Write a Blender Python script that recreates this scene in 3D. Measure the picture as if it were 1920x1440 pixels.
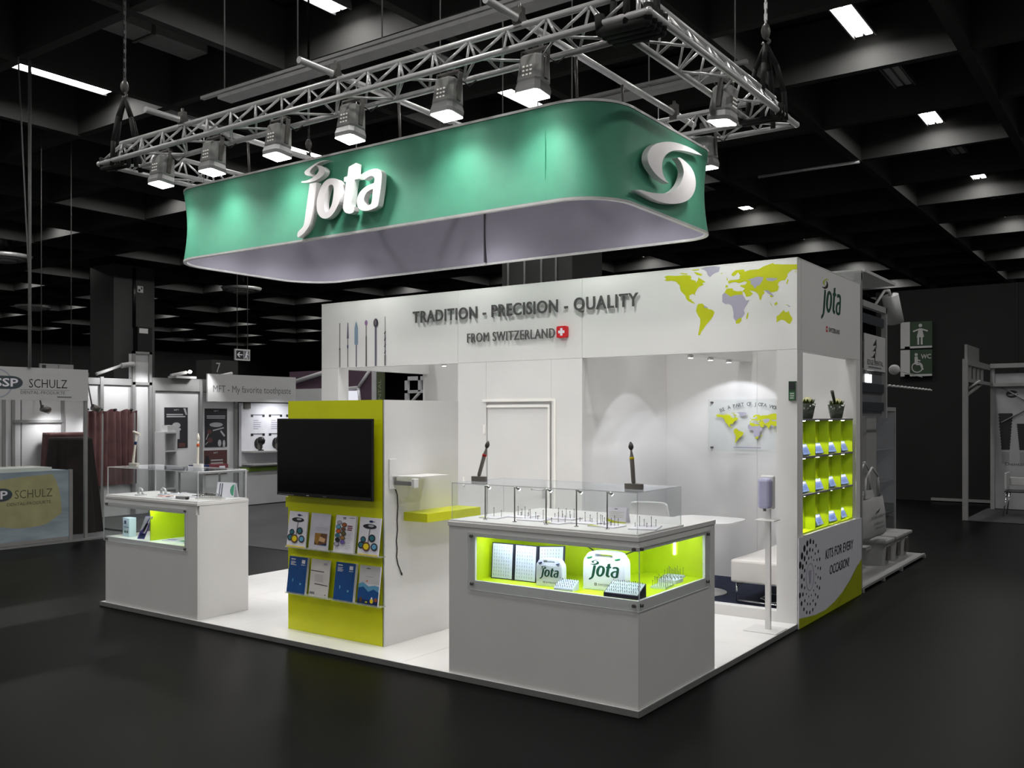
import bpy, math, random
from mathutils import Vector, Matrix
random.seed(7)
for o in list(bpy.data.objects): bpy.data.objects.remove(o)
S = bpy.context.scene
COL = S.collection
R = math.radians

# ------------------------------------------------------------ camera, world, exposure
cam = bpy.data.cameras.new('camera'); cam.sensor_width = 36; cam.lens = 32.79
cam.shift_y = 0.03125; cam.clip_end = 200; cam.clip_start = 0.05
camo = bpy.data.objects.new('camera', cam); COL.objects.link(camo)
camo.location = (2.4776, -4.7365, 1.72)
camo.rotation_euler = (R(90), 0, R(35.36))
S.camera = camo
W = bpy.data.worlds.new('hall_air'); S.world = W; W.use_nodes = True
W.node_tree.nodes['Background'].inputs[0].default_value = (1, 0.99, 0.96, 1)
W.node_tree.nodes['Background'].inputs[1].default_value = 0.28
S.view_settings.view_transform = 'Standard'; S.view_settings.look = 'None'
S.view_settings.exposure = 0.06; S.view_settings.gamma = 1.0
S.view_settings.use_curve_mapping = False
POW = dict(hall=53, flood=25, inner=33, rear=34, room=11, cell=4.5, niche=2.2, left_niche=1.3, stem=0.02, stand=24)

def light(name, kind, loc, d, power, parent=None, color=(1, 1, 1), size=0.1, sy=None, spread=180, angle=90, blend=0.5):
    l = bpy.data.lights.new(name, kind); l.energy = power; l.color = color
    if kind == 'AREA':
        l.shape = 'RECTANGLE'; l.size = size; l.size_y = sy or size; l.spread = R(spread)
    if kind == 'SPOT':
        l.spot_size = R(angle); l.spot_blend = blend; l.shadow_soft_size = size
    o = bpy.data.objects.new(name, l); COL.objects.link(o)
    o.rotation_euler = Vector(d).to_track_quat('-Z', 'Y').to_euler()
    if parent is not None:
        o.parent = parent; o.location = Vector(loc) - ORG[parent.name]
    else: o.location = loc
    return o
ORG = {}

# ------------------------------------------------------------ materials
def lin(c): return c / 12.92 if c <= 0.04045 else ((c + 0.055) / 1.055) ** 2.4
def rgb(c): return tuple(lin(x / 255) for x in c) + (1,)
MC = {}
def M(name, c=(200, 200, 200), rough=0.5, metal=0.0, var=0.05, scale=6.0, bump=0.0, emit=0.0, spec=0.5, stretch=None):
    if name in MC: return MC[name]
    m = bpy.data.materials.new(name); m.use_nodes = True; nt = m.node_tree
    b = nt.nodes['Principled BSDF']
    b.inputs['Roughness'].default_value = rough; b.inputs['Metallic'].default_value = metal
    b.inputs['Specular IOR Level'].default_value = spec
    c4 = rgb(c)
    tc = nt.nodes.new('ShaderNodeTexCoord'); nz = nt.nodes.new('ShaderNodeTexNoise')
    nz.inputs['Scale'].default_value = scale; nz.inputs['Detail'].default_value = 4
    src = tc.outputs['Object']
    if stretch:
        mp = nt.nodes.new('ShaderNodeMapping'); mp.inputs['Scale'].default_value = stretch
        nt.links.new(src, mp.inputs[0]); src = mp.outputs[0]
    nt.links.new(src, nz.inputs['Vector'])
    rp = nt.nodes.new('ShaderNodeValToRGB')
    rp.color_ramp.elements[0].position = 0.3; rp.color_ramp.elements[1].position = 0.7
    rp.color_ramp.elements[0].color = tuple(max(0, x * (1 - var)) for x in c4[:3]) + (1,)
    rp.color_ramp.elements[1].color = tuple(min(1, x * (1 + var)) for x in c4[:3]) + (1,)
    nt.links.new(nz.outputs['Fac'], rp.inputs[0]); nt.links.new(rp.outputs[0], b.inputs['Base Color'])
    if bump:
        bp = nt.nodes.new('ShaderNodeBump'); bp.inputs['Strength'].default_value = bump; bp.inputs['Distance'].default_value = 0.004
        nz2 = nt.nodes.new('ShaderNodeTexNoise'); nz2.inputs['Scale'].default_value = scale * 12
        nt.links.new(src, nz2.inputs['Vector']); nt.links.new(nz2.outputs['Fac'], bp.inputs['Height'])
        nt.links.new(bp.outputs[0], b.inputs['Normal'])
    if emit:
        b.inputs['Emission Color'].default_value = c4; b.inputs['Emission Strength'].default_value = emit
    MC[name] = m; return m
def glassmat(name, tint=(0.97, 0.98, 0.98), fac=0.05, edge=None):
    m = bpy.data.materials.new(name); m.use_nodes = True; nt = m.node_tree; nt.nodes.clear()
    out = nt.nodes.new('ShaderNodeOutputMaterial'); mx = nt.nodes.new('ShaderNodeMixShader')
    tr = nt.nodes.new('ShaderNodeBsdfTransparent'); tr.inputs[0].default_value = tint + (1,)
    gl = nt.nodes.new('ShaderNodeBsdfGlossy'); gl.inputs['Roughness'].default_value = 0.03
    gl.inputs[0].default_value = (0.95, 0.97, 1, 1)
    if edge is None:
        lw = nt.nodes.new('ShaderNodeLayerWeight'); lw.inputs[0].default_value = 0.5
        pw = nt.nodes.new('ShaderNodeMath'); pw.operation = 'POWER'; pw.inputs[1].default_value = 5.0
        ma = nt.nodes.new('ShaderNodeMath'); ma.operation = 'MULTIPLY_ADD'; ma.inputs[1].default_value = 0.75; ma.inputs[2].default_value = 0.018
        nt.links.new(lw.outputs['Facing'], pw.inputs[0]); nt.links.new(pw.outputs[0], ma.inputs[0]); nt.links.new(ma.outputs[0], mx.inputs[0])
    else:
        df = nt.nodes.new('ShaderNodeBsdfDiffuse'); df.inputs[0].default_value = edge + (1,)
        gl = df; mx.inputs[0].default_value = fac
    nt.links.new(tr.outputs[0], mx.inputs[1]); nt.links.new(gl.outputs[0], mx.inputs[2])
    nt.links.new(mx.outputs[0], out.inputs[0])
    MC[name] = m; return m
white = M('white_laminate', (222, 221, 220), 0.35, var=0.02, scale=3)
offwhite = M('painted_panel', (222, 221, 220), 0.55, var=0.02, scale=2, bump=0.03)
deckm = M('white_deck', (236, 235, 234), 0.28, var=0.03, scale=2.5)
lime = M('lime_panel', (216, 222, 3), 0.4, var=0.03, scale=4)
limebright = M('lime_niche', (196, 218, 18), 0.45, var=0.03, scale=4)
green = M('ring_fabric', (74, 150, 122), 0.6, var=0.04, scale=9, bump=0.08)
ringin = M('ring_lining', (150, 147, 162), 0.8, var=0.03, scale=5)
alu = M('aluminium', (212, 212, 212), 0.33, 0.35, var=0.08, scale=12)
alud = M('dull_aluminium', (128, 128, 128), 0.5, 0.2, var=0.08, scale=12)
steel = M('dark_steel', (98, 95, 92), 0.4, 0.3, var=0.1, scale=20)
chrome = M('chrome', (215, 215, 215), 0.15, 1.0, var=0.02)
black = M('black_plastic', (14, 14, 15), 0.35, var=0.1)
blackcloth = M('black_sling', (16, 16, 16), 0.85, var=0.2, scale=30, bump=0.2)
screen = M('screen_glass', (3, 3, 4), 0.15, var=0.0, spec=0.2)
letterm = M('letter_grey', (76, 76, 76), 0.45, 0.0, var=0.04)
letterw = M('letter_white', (240, 236, 238), 0.45, var=0.02)
darkgreen = M('print_dark_green', (12, 70, 48), 0.5, var=0.02)
limeprint = M('print_lime', (190, 196, 0), 0.5, var=0.03, scale=15)
greyprint = M('print_lilac_grey', (168, 164, 182), 0.5, var=0.02)
inkm = M('print_ink', (28, 28, 30), 0.5, var=0.02)
greytext = M('print_grey', (110, 112, 118), 0.5, var=0.02)
red = M('print_red', (200, 18, 28), 0.4, var=0.02)
paper = M('paper', (228, 226, 234), 0.6, var=0.02, scale=8)
bluep = M('print_blue', (10, 74, 140), 0.35, var=0.08, scale=8)
teal = M('print_teal', (40, 110, 125), 0.4, var=0.05)
skyp = M('print_sky', (96, 160, 196), 0.4, var=0.05)
navy = M('print_navy', (14, 40, 92), 0.4, var=0.05)
orange = M('print_orange', (206, 92, 30), 0.4, var=0.05)
brown = M('print_brown', (96, 62, 36), 0.4, var=0.1, scale=25)
purple = M('print_purple', (110, 84, 170), 0.4, var=0.1, scale=25)
yellowp = M('print_yellow', (236, 208, 16), 0.4, var=0.03)
lightblue = M('pale_blue_card', (150, 172, 226), 0.45, var=0.04, scale=30)
glass = glassmat('clear_acrylic')
gedge = glassmat('acrylic_edge', fac=0.75, edge=(0.62, 0.64, 0.64))
acry = glassmat('acrylic_tray', tint=(0.95, 0.96, 0.94), fac=0.22, edge=(0.8, 0.84, 0.7))
hallfloor = M('hall_floor', (11, 11, 11), 0.38, var=0.2, scale=1.2, spec=0.04)
carpet = M('navy_carpet', (26, 34, 60), 0.95, var=0.7, scale=5, bump=0.3, stretch=(2, 9, 1))
ceilm = M('black_ceiling', (16, 16, 16), 0.9, var=0.2, scale=2)
beamm = M('ceiling_beam', (40, 40, 39), 0.75, var=0.1, scale=3)
darkwall = M('dark_wall', (17, 17, 17), 0.8, var=0.2, scale=1)
column = M('column_grey', (52, 52, 52), 0.75, var=0.12, scale=2)
lampw = M('lamp_glow', (255, 252, 246), 0.4, emit=14)
ledw = M('led_glow', (225, 240, 255), 0.4, emit=16)
fixt = M('lamp_housing', (150, 150, 150), 0.4, 0.5, var=0.05)
bwall = M('stand_wall_grey', (206, 206, 208), 0.6, var=0.03, scale=2)
bpost = M('stand_post_grey', (138, 138, 138), 0.45, 0.1, var=0.05)
bsign = M('stand_fascia', (186, 186, 186), 0.6, var=0.02)
maroon = M('brown_cloth', (78, 52, 52), 0.9, var=0.25, scale=6, bump=0.2)
darkcloth = M('dark_cloth', (30, 22, 22), 0.9, var=0.3, scale=6, bump=0.2)

# ------------------------------------------------------------ geometry helpers
class G:
    def __init__(s): s.v = []; s.f = []; s.m = []; s.sm = []
    def add(s, vs, fs, m=0, sm=False):
        n = len(s.v); s.v += [Vector(p) for p in vs]
        for f in fs: s.f.append([i + n for i in f]); s.m.append(m); s.sm.append(sm)
        return s
    def box(s, x0, x1, y0, y1, z0, z1, m=0, mx=None, my=None, mz=None):
        n = len(s.v)
        s.v += [Vector(p) for p in ((x0,y0,z0),(x1,y0,z0),(x1,y1,z0),(x0,y1,z0),(x0,y0,z1),(x1,y0,z1),(x1,y1,z1),(x0,y1,z1))]
        for f, k in (([0,3,2,1],mz),([4,5,6,7],mz),([0,1,5,4],my),([2,3,7,6],my),([1,2,6,5],mx),([3,0,4,7],mx)):
            s.f.append([i + n for i in f]); s.m.append(m if k is None else k); s.sm.append(False)
        return s
    def obox(s, c, u, v, w, m=0):      # oriented box: centre and three half-axis vectors
        c, u, v, w = map(Vector, (c, u, v, w))
        vs = [c + a*u + b*v + d*w for d in (-1, 1) for a, b in ((-1,-1),(1,-1),(1,1),(-1,1))]
        return s.add(vs, [[0,3,2,1],[4,5,6,7],[0,1,5,4],[2,3,7,6],[1,2,6,5],[3,0,4,7]], m)
    def tube(s, p0, p1, r0, r1=None, n=10, m=0, cap=True):
        p0, p1 = Vector(p0), Vector(p1); r1 = r0 if r1 is None else r1
        d = (p1 - p0).normalized(); a = d.orthogonal().normalized(); b = d.cross(a)
        vs = []
        for p, r in ((p0, r0), (p1, r1)):
            vs += [p + r * (math.cos(2*math.pi*i/n) * a + math.sin(2*math.pi*i/n) * b) for i in range(n)]
        s.add(vs, [[i, (i+1) % n, n + (i+1) % n, n + i] for i in range(n)], m, True)
        if cap:
            k = len(s.v) - 2*n
            s.f += [[k + i for i in range(n)][::-1], [k + n + i for i in range(n)]]; s.m += [m, m]; s.sm += [False, False]
        return s
    def path(s, pts, r, n=8, m=0):
        for a, b in zip(pts[:-1], pts[1:]): s.tube(a, b, r, n=n, m=m)
        for p in pts[1:-1]: s.ball(p, (r, r, r), n, 5, m)
        return s
    def lathe(s, c, prof, n=20, m=0, axis=(0, 0, 1), mats=None):
        c = Vector(c); d = Vector(axis).normalized(); a = d.orthogonal().normalized(); b = d.cross(a)
        vs = []
        for r, z in prof:
            vs += [c + d * z + r * (math.cos(2*math.pi*i/n) * a + math.sin(2*math.pi*i/n) * b) for i in range(n)]
        k = len(s.v); s.v += vs
        for j in range(len(prof) - 1):
            mm = m if mats is None else mats[j]
            for i in range(n):
                s.f.append([k + j*n + i, k + j*n + (i+1) % n, k + (j+1)*n + (i+1) % n, k + (j+1)*n + i]); s.m.append(mm); s.sm.append(True)
        s.f += [[k + i for i in range(n)][::-1], [k + (len(prof)-1)*n + i for i in range(n)]]
        s.m += [m if mats is None else mats[0], m if mats is None else mats[-1]]; s.sm += [False, False]
        return s
    def ball(s, c, r, n=12, k=8, m=0):
        c = Vector(c); vs = []
        for j in range(1, k):
            t = math.pi * j / k
            vs += [c + Vector((r[0]*math.sin(t)*math.cos(2*math.pi*i/n), r[1]*math.sin(t)*math.sin(2*math.pi*i/n), r[2]*math.cos(t))) for i in range(n)]
        top = len(vs); vs += [c + Vector((0, 0, r[2])), c - Vector((0, 0, r[2]))]
        fs = []
        for j in range(k - 2): fs += [[j*n + i, (j+1)*n + i, (j+1)*n + (i+1) % n, j*n + (i+1) % n] for i in range(n)]
        fs += [[top, i, (i+1) % n] for i in range(n)] + [[top + 1, (k-2)*n + (i+1) % n, (k-2)*n + i] for i in range(n)]
        return s.add(vs, fs, m, True)
    def prism(s, fr, pts, w0, w1, m=0, ms=None):
        O, U, V, N = fr; n = len(pts)
        vs = [O + U*a + V*b + N*w for w in (w0, w1) for a, b in pts]
        area = sum(pts[i][0]*pts[(i+1) % n][1] - pts[(i+1) % n][0]*pts[i][1] for i in range(n))
        cap1 = list(range(n, 2*n)); cap0 = list(range(n))[::-1]
        side = [[i, (i+1) % n, n + (i+1) % n, n + i] for i in range(n)]
        if area < 0: cap1.reverse(); cap0.reverse(); side = [f[::-1] for f in side]
        s.add(vs, [cap1, cap0], m); k = len(s.v) - 2*n
        for f in side: s.f.append([i + k for i in f]); s.m.append(m if ms is None else ms); s.sm.append(False)
        return s
    def frame_add(s, fr, vs, fs, m=0):
        O, U, V, N = fr
        return s.add([O + U*a + V*b + N*c for a, b, c in vs], fs, m)
    def build(s, name, mats, parent=None, bevel=0, loc=None, local=False):
        me = bpy.data.meshes.new(name)
        o = bpy.data.objects.new(name, me); COL.objects.link(o)
        if parent is not None:
            org = ORG[parent.name]; o.parent = parent
        else:
            org = Vector(loc if loc is not None else (0, 0, 0)); o.location = org
        ORG[o.name] = org
        sub = Vector((0, 0, 0)) if local else org
        me.from_pydata([tuple(p - sub) for p in s.v], [], s.f)
        if not isinstance(mats, (list, tuple)): mats = [mats]
        for m in mats: me.materials.append(m)
        me.polygons.foreach_set('material_index', s.m)
        me.polygons.foreach_set('use_smooth', s.sm)
        if bevel:
            bv = o.modifiers.new('bevel', 'BEVEL'); bv.width = bevel; bv.segments = 2; bv.limit_method = 'ANGLE'
        me.update(); return o
def frame(O, U=(1, 0, 0), V=(0, 0, 1)):
    U = Vector(U).normalized(); V = Vector(V).normalized(); return (Vector(O), U, V, U.cross(V))
def FX(x0, y, z0): return frame((x0, y, z0))                       # on a wall that faces the aisle in front (-Y)
def FY(x, y0, z0): return frame((x, y0, z0), (0, 1, 0))            # on a wall that faces +X
def tag(o, label, cat, group=None, kind=None):
    o['label'] = label; o['category'] = cat
    if group: o['group'] = group
    if kind: o['kind'] = kind
    return o
def thing(name, label, cat, loc=(0, 0, 0), group=None):
    o = bpy.data.objects.new(name, None); COL.objects.link(o); o.location = loc; ORG[o.name] = Vector(loc)
    o.empty_display_size = 0.1
    return tag(o, label, cat, group)
def struct(o): o['kind'] = 'structure'; return o
def B(name, mat, parent, *a, bevel=0, **k): return G().box(*a, **k).build(name, mat, parent, bevel)
def dup(root, loc, label=None, rz=None, group=None):
    def cp(o, par):
        c = o.copy(); COL.objects.link(c)
        if par is not None: c.parent = par
        ORG[c.name] = ORG.get(o.name, Vector((0, 0, 0)))
        for ch in o.children: cp(ch, c)
        return c
    r = cp(root, None); r.location = loc; ORG[r.name] = Vector(loc)
    if rz is not None: r.rotation_euler.z = rz
    if label: r['label'] = label
    if group: r['group'] = group
    return r
def smooth(pts, k=2):
    n = len(pts); out = []
    for i in range(n):
        p0, p1, p2, p3 = pts[i-1], pts[i], pts[(i+1) % n], pts[(i+2) % n]
        a = (p1[0]-p0[0], p1[1]-p0[1]); b = (p2[0]-p1[0], p2[1]-p1[1])
        out.append(p1)
        c = (p3[0]-p2[0], p3[1]-p2[1])
        def bend(a, b): return abs(math.atan2(a[0]*b[1]-a[1]*b[0], a[0]*b[0]+a[1]*b[1]))
        if bend(a, b) > 0.95 or bend(b, c) > 0.95: continue
        for j in range(1, k):
            t = j / k
            out.append(tuple(0.5*(2*p1[q] + (p2[q]-p0[q])*t + (2*p0[q]-5*p1[q]+4*p2[q]-p3[q])*t*t + (3*p1[q]-p0[q]-3*p2[q]+p3[q])*t**3) for q in (0, 1)))
    return out
def curve_mesh(outlines, depth=0.0):          # filled outlines with holes -> verts, faces
    c = bpy.data.curves.new('tmp', 'CURVE'); c.dimensions = '2D'; c.fill_mode = 'BOTH'; c.extrude = depth / 2
    for pts in outlines:
        sp = c.splines.new('POLY'); sp.points.add(len(pts) - 1)
        for i, p in enumerate(pts): sp.points[i].co = (p[0], p[1], 0, 1)
        sp.use_cyclic_u = True
    return grab(c, depth)
def grab(c, depth):
    o = bpy.data.objects.new('tmp', c); me = bpy.data.meshes.new_from_object(o)
    vs = [(v.co.x, v.co.y, v.co.z + depth/2) for v in me.vertices]; fs = [list(p.vertices) for p in me.polygons]
    bpy.data.objects.remove(o); bpy.data.meshes.remove(me); bpy.data.curves.remove(c)
    return vs, fs
TC = {}
def text_mesh(s, depth=0.0, bold=0.0, shear=0.0, res=3, gap=1.0):
    key = (s, depth, bold, shear, res, gap)
    if key in TC: return TC[key]
    c = bpy.data.curves.new('tmp', 'FONT'); c.body = s; c.size = 1; c.extrude = depth / 2; c.offset = bold
    c.space_character = gap; c.shear = shear; c.resolution_u = res; c.fill_mode = 'BOTH' if depth else 'FRONT'
    TC[key] = grab(c, depth); return TC[key]
def fit(vs, x, y, w, h, zs=1.0):              # scale text into a box w wide and h tall (either may be None)
    a = min(p[0] for p in vs); b = max(p[0] for p in vs); c = min(p[1] for p in vs); d = max(p[1] for p in vs)
    sx = w / (b - a) if w else None; sy = h / (d - c) if h else None
    sx = sx or sy; sy = sy or sx
    return [(x + (p[0]-a)*sx, y + (p[1]-c)*sy, p[2]*zs) for p in vs]
def islands(vs, fs):
    par = list(range(len(vs)))
    def fd(i):
        while par[i] != i: par[i] = par[par[i]]; i = par[i]
        return i
    key = {}
    for i, p in enumerate(vs):
        k = (round(p[0], 4), round(p[1], 4), round(p[2], 4))
        if k in key: par[fd(i)] = fd(key[k])
        else: key[k] = i
    for f in fs:
        for j in f[1:]: par[fd(f[0])] = fd(j)
    gs = {}
    for f in fs: gs.setdefault(fd(f[0]), []).append(f)
    out = []
    for g in gs.values():
        ids = sorted({i for f in g for i in f}); mp = {i: n for n, i in enumerate(ids)}
        out.append(([vs[i] for i in ids], [[mp[i] for i in f] for f in g]))
    out.sort(key=lambda q: min(p[0] for p in q[0])); return out
class Print:                                  # flat print on a surface: thin layers in one mesh
    def __init__(s, fr, w=0.0008, step=0.0003): s.fr = fr; s.g = G(); s.w = w; s.step = step; s.mats = []
    def mi(s, m):
        if m not in s.mats: s.mats.append(m)
        return s.mats.index(m)
    def poly(s, pts, m):
        O, U, V, N = s.fr; n = len(pts)
        ar = sum(pts[i][0]*pts[(i+1) % n][1] - pts[(i+1) % n][0]*pts[i][1] for i in range(n))
        if ar < 0: pts = pts[::-1]
        s.g.add([O + U*a + V*b + N*s.w for a, b in pts], [list(range(n))], s.mi(m)); s.w += s.step; return s
    def polys(s, ps, m):
        w = s.w
        for p in ps: s.poly(p, m); s.w = w
        s.w += s.step; return s
    def rect(s, x0, x1, y0, y1, m): return s.poly([(x0,y0),(x1,y0),(x1,y1),(x0,y1)], m)
    def ell(s, x, y, rx, ry, m, n=20): return s.poly([(x + rx*math.cos(2*math.pi*i/n), y + ry*math.sin(2*math.pi*i/n)) for i in range(n)], m)
    def line(s, a, b, w, m):
        d = Vector((b[0]-a[0], b[1]-a[1])).normalized() * w / 2; n = (-d.y, d.x)
        return s.poly([(a[0]-n[0],a[1]-n[1]),(b[0]-n[0],b[1]-n[1]),(b[0]+n[0],b[1]+n[1]),(a[0]+n[0],a[1]+n[1])], m)
    def ring(s, x, y, rx, ry, t, m, n=28):
        a = [(x + rx*math.cos(2*math.pi*i/n), y + ry*math.sin(2*math.pi*i/n)) for i in range(n)]
        b = [(x + (rx-t)*math.cos(2*math.pi*i/n), y + (ry-t)*math.sin(2*math.pi*i/n)) for i in range(n)]
        w = s.w
        for i in range(n): s.w = w; s.poly([a[i], a[(i+1) % n], b[(i+1) % n], b[i]], m)
        return s
    def mesh(s, vs, fs, m):
        O, U, V, N = s.fr
        s.g.add([O + U*p[0] + V*p[1] + N*s.w for p in vs], fs, s.mi(m)); s.w += s.step; return s
    def text(s, t, x, y, w, h, m, bold=0.0, shear=0.0, res=2):
        vs, fs = text_mesh(t, 0, bold, shear, res); return s.mesh(fit(vs, x, y, w, h), fs, m)
    def bars(s, x0, x1, y1, n, dy, t, m, jag=0.3):   # rows of text too small to read
        for i in range(n):
            s.rect(x0, x1 - random.random()*jag*(x1-x0), y1 - i*dy - t, y1 - i*dy, m); s.w -= s.step
        s.w += s.step; return s
    def build(s, name, parent): return s.g.build(name, s.mats, parent)
def pane(g, x0, x1, y0, y1, z0, z1):
    d = [x1-x0, y1-y0, z1-z0]; k = d.index(min(d))
    return g.box(x0, x1, y0, y1, z0, z1, m=1, mx=0 if k == 0 else None, my=0 if k == 1 else None, mz=0 if k == 2 else None)
GL = [glass, gedge]
# ------------------------------------------------------------ traced marks (metres, flat)
LOGO= {'swirl_top': [(0.397, 0.627),(0.325, 0.636),(0.263, 0.631),(0.204, 0.616),(0.144, 0.595),(0.102, 0.578),(0.093, 0.565),(0.103, 0.547),(0.136, 0.532),(0.178, 0.524),(0.208, 0.526),(0.178, 0.54),(0.166, 0.554),(0.168, 0.571),(0.187, 0.586),(0.221, 0.601),(0.254, 0.611),(0.288, 0.621),(0.338, 0.627)], 'swirl_bottom': [(0.244, 0.605),(0.28, 0.599),(0.321, 0.583),(0.35, 0.558),(0.353, 0.537),(0.338, 0.513),(0.305, 0.495),(0.254, 0.479),(0.195, 0.47),(0.127, 0.471),(0.054, 0.483),(0.059, 0.493),(0.093, 0.49),(0.153, 0.494),(0.204, 0.507),(0.246, 0.527),(0.271, 0.547),(0.275, 0.564),(0.267, 0.583)], 'j': [(0.161, 0.457),(0.246, 0.457),(0.242, 0.405),(0.221, 0.302),(0.204, 0.222),(0.183, 0.148),(0.161, 0.098),(0.127, 0.061),(0.084, 0.03),(0.041, 0.011),(0.011, 0.0),(0.0, 0.016),(0.011, 0.05),(0.054, 0.075),(0.08, 0.096),(0.093, 0.13),(0.11, 0.21),(0.132, 0.314),(0.149, 0.394)], 'o': [(0.445, 0.463),(0.494, 0.45),(0.53, 0.422),(0.549, 0.385),(0.553, 0.338),(0.546, 0.293),(0.53, 0.249),(0.502, 0.207),(0.465, 0.166),(0.42, 0.137),(0.371, 0.125),(0.321, 0.134),(0.28, 0.163),(0.256, 0.204),(0.248, 0.252),(0.253, 0.304),(0.271, 0.354),(0.3, 0.402),(0.338, 0.441),(0.388, 0.463)], 'o_in': [(0.433, 0.411),(0.457, 0.392),(0.461, 0.351),(0.453, 0.3),(0.441, 0.25),(0.42, 0.212),(0.392, 0.187),(0.367, 0.184),(0.35, 0.198),(0.344, 0.228),(0.346, 0.274),(0.359, 0.319),(0.375, 0.363),(0.396, 0.401)], 't': [(0.642, 0.531),(0.694, 0.543),(0.729, 0.55),(0.737, 0.542),(0.727, 0.467),(0.764, 0.458),(0.759, 0.414),(0.711, 0.415),(0.694, 0.341),(0.678, 0.253),(0.67, 0.203),(0.682, 0.187),(0.71, 0.186),(0.706, 0.15),(0.686, 0.135),(0.654, 0.132),(0.615, 0.141),(0.587, 0.162),(0.573, 0.192),(0.579, 0.243),(0.595, 0.321),(0.611, 0.41),(0.583, 0.414),(0.587, 0.451),(0.627, 0.453)], 'a': [(0.803, 0.447),(0.857, 0.461),(0.919, 0.469),(0.972, 0.464),(1.006, 0.447),(1.023, 0.422),(1.023, 0.378),(1.013, 0.296),(0.998, 0.221),(0.98, 0.157),(0.934, 0.14),(0.873, 0.131),(0.811, 0.136),(0.764, 0.159),(0.743, 0.193),(0.737, 0.228),(0.749, 0.266),(0.78, 0.301),(0.827, 0.328),(0.881, 0.343),(0.938, 0.351),(0.943, 0.379),(0.938, 0.402),(0.911, 0.416),(0.873, 0.414),(0.823, 0.396),(0.811, 0.42)], 'a_in': [(0.926, 0.306),(0.888, 0.3),(0.85, 0.283),(0.827, 0.255),(0.82, 0.222),(0.83, 0.19),(0.854, 0.173),(0.888, 0.177),(0.907, 0.188),(0.917, 0.237)]}
EMBLEM= {'crescent_a': [(1.897, 3.532),(1.845, 3.531),(1.733, 3.54),(1.644, 3.562),(1.566, 3.599),(1.535, 3.636),(1.542, 3.682),(1.585, 3.732),(1.663, 3.78),(1.774, 3.823),(1.887, 3.854),(2.013, 3.877),(2.154, 3.892),(2.3, 3.899),(2.439, 3.897),(2.522, 3.892),(2.38, 3.874),(2.243, 3.86),(2.099, 3.836),(1.992, 3.81),(1.897, 3.773),(1.825, 3.729),(1.784, 3.683),(1.772, 3.639),(1.779, 3.6),(1.809, 3.565),(1.855, 3.542)], 'crescent_b': [(2.045, 3.765),(2.083, 3.776),(2.188, 3.768),(2.289, 3.747),(2.357, 3.709),(2.39, 3.652),(2.38, 3.587),(2.329, 3.523),(2.243, 3.468),(2.121, 3.422),(1.981, 3.388),(1.825, 3.366),(1.683, 3.358),(1.527, 3.364),(1.423, 3.371),(1.354, 3.374),(1.423, 3.388),(1.566, 3.398),(1.723, 3.42),(1.866, 3.45),(1.97, 3.487),(2.056, 3.537),(2.11, 3.585),(2.149, 3.641),(2.16, 3.681),(2.138, 3.719),(2.099, 3.749)]}
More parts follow.
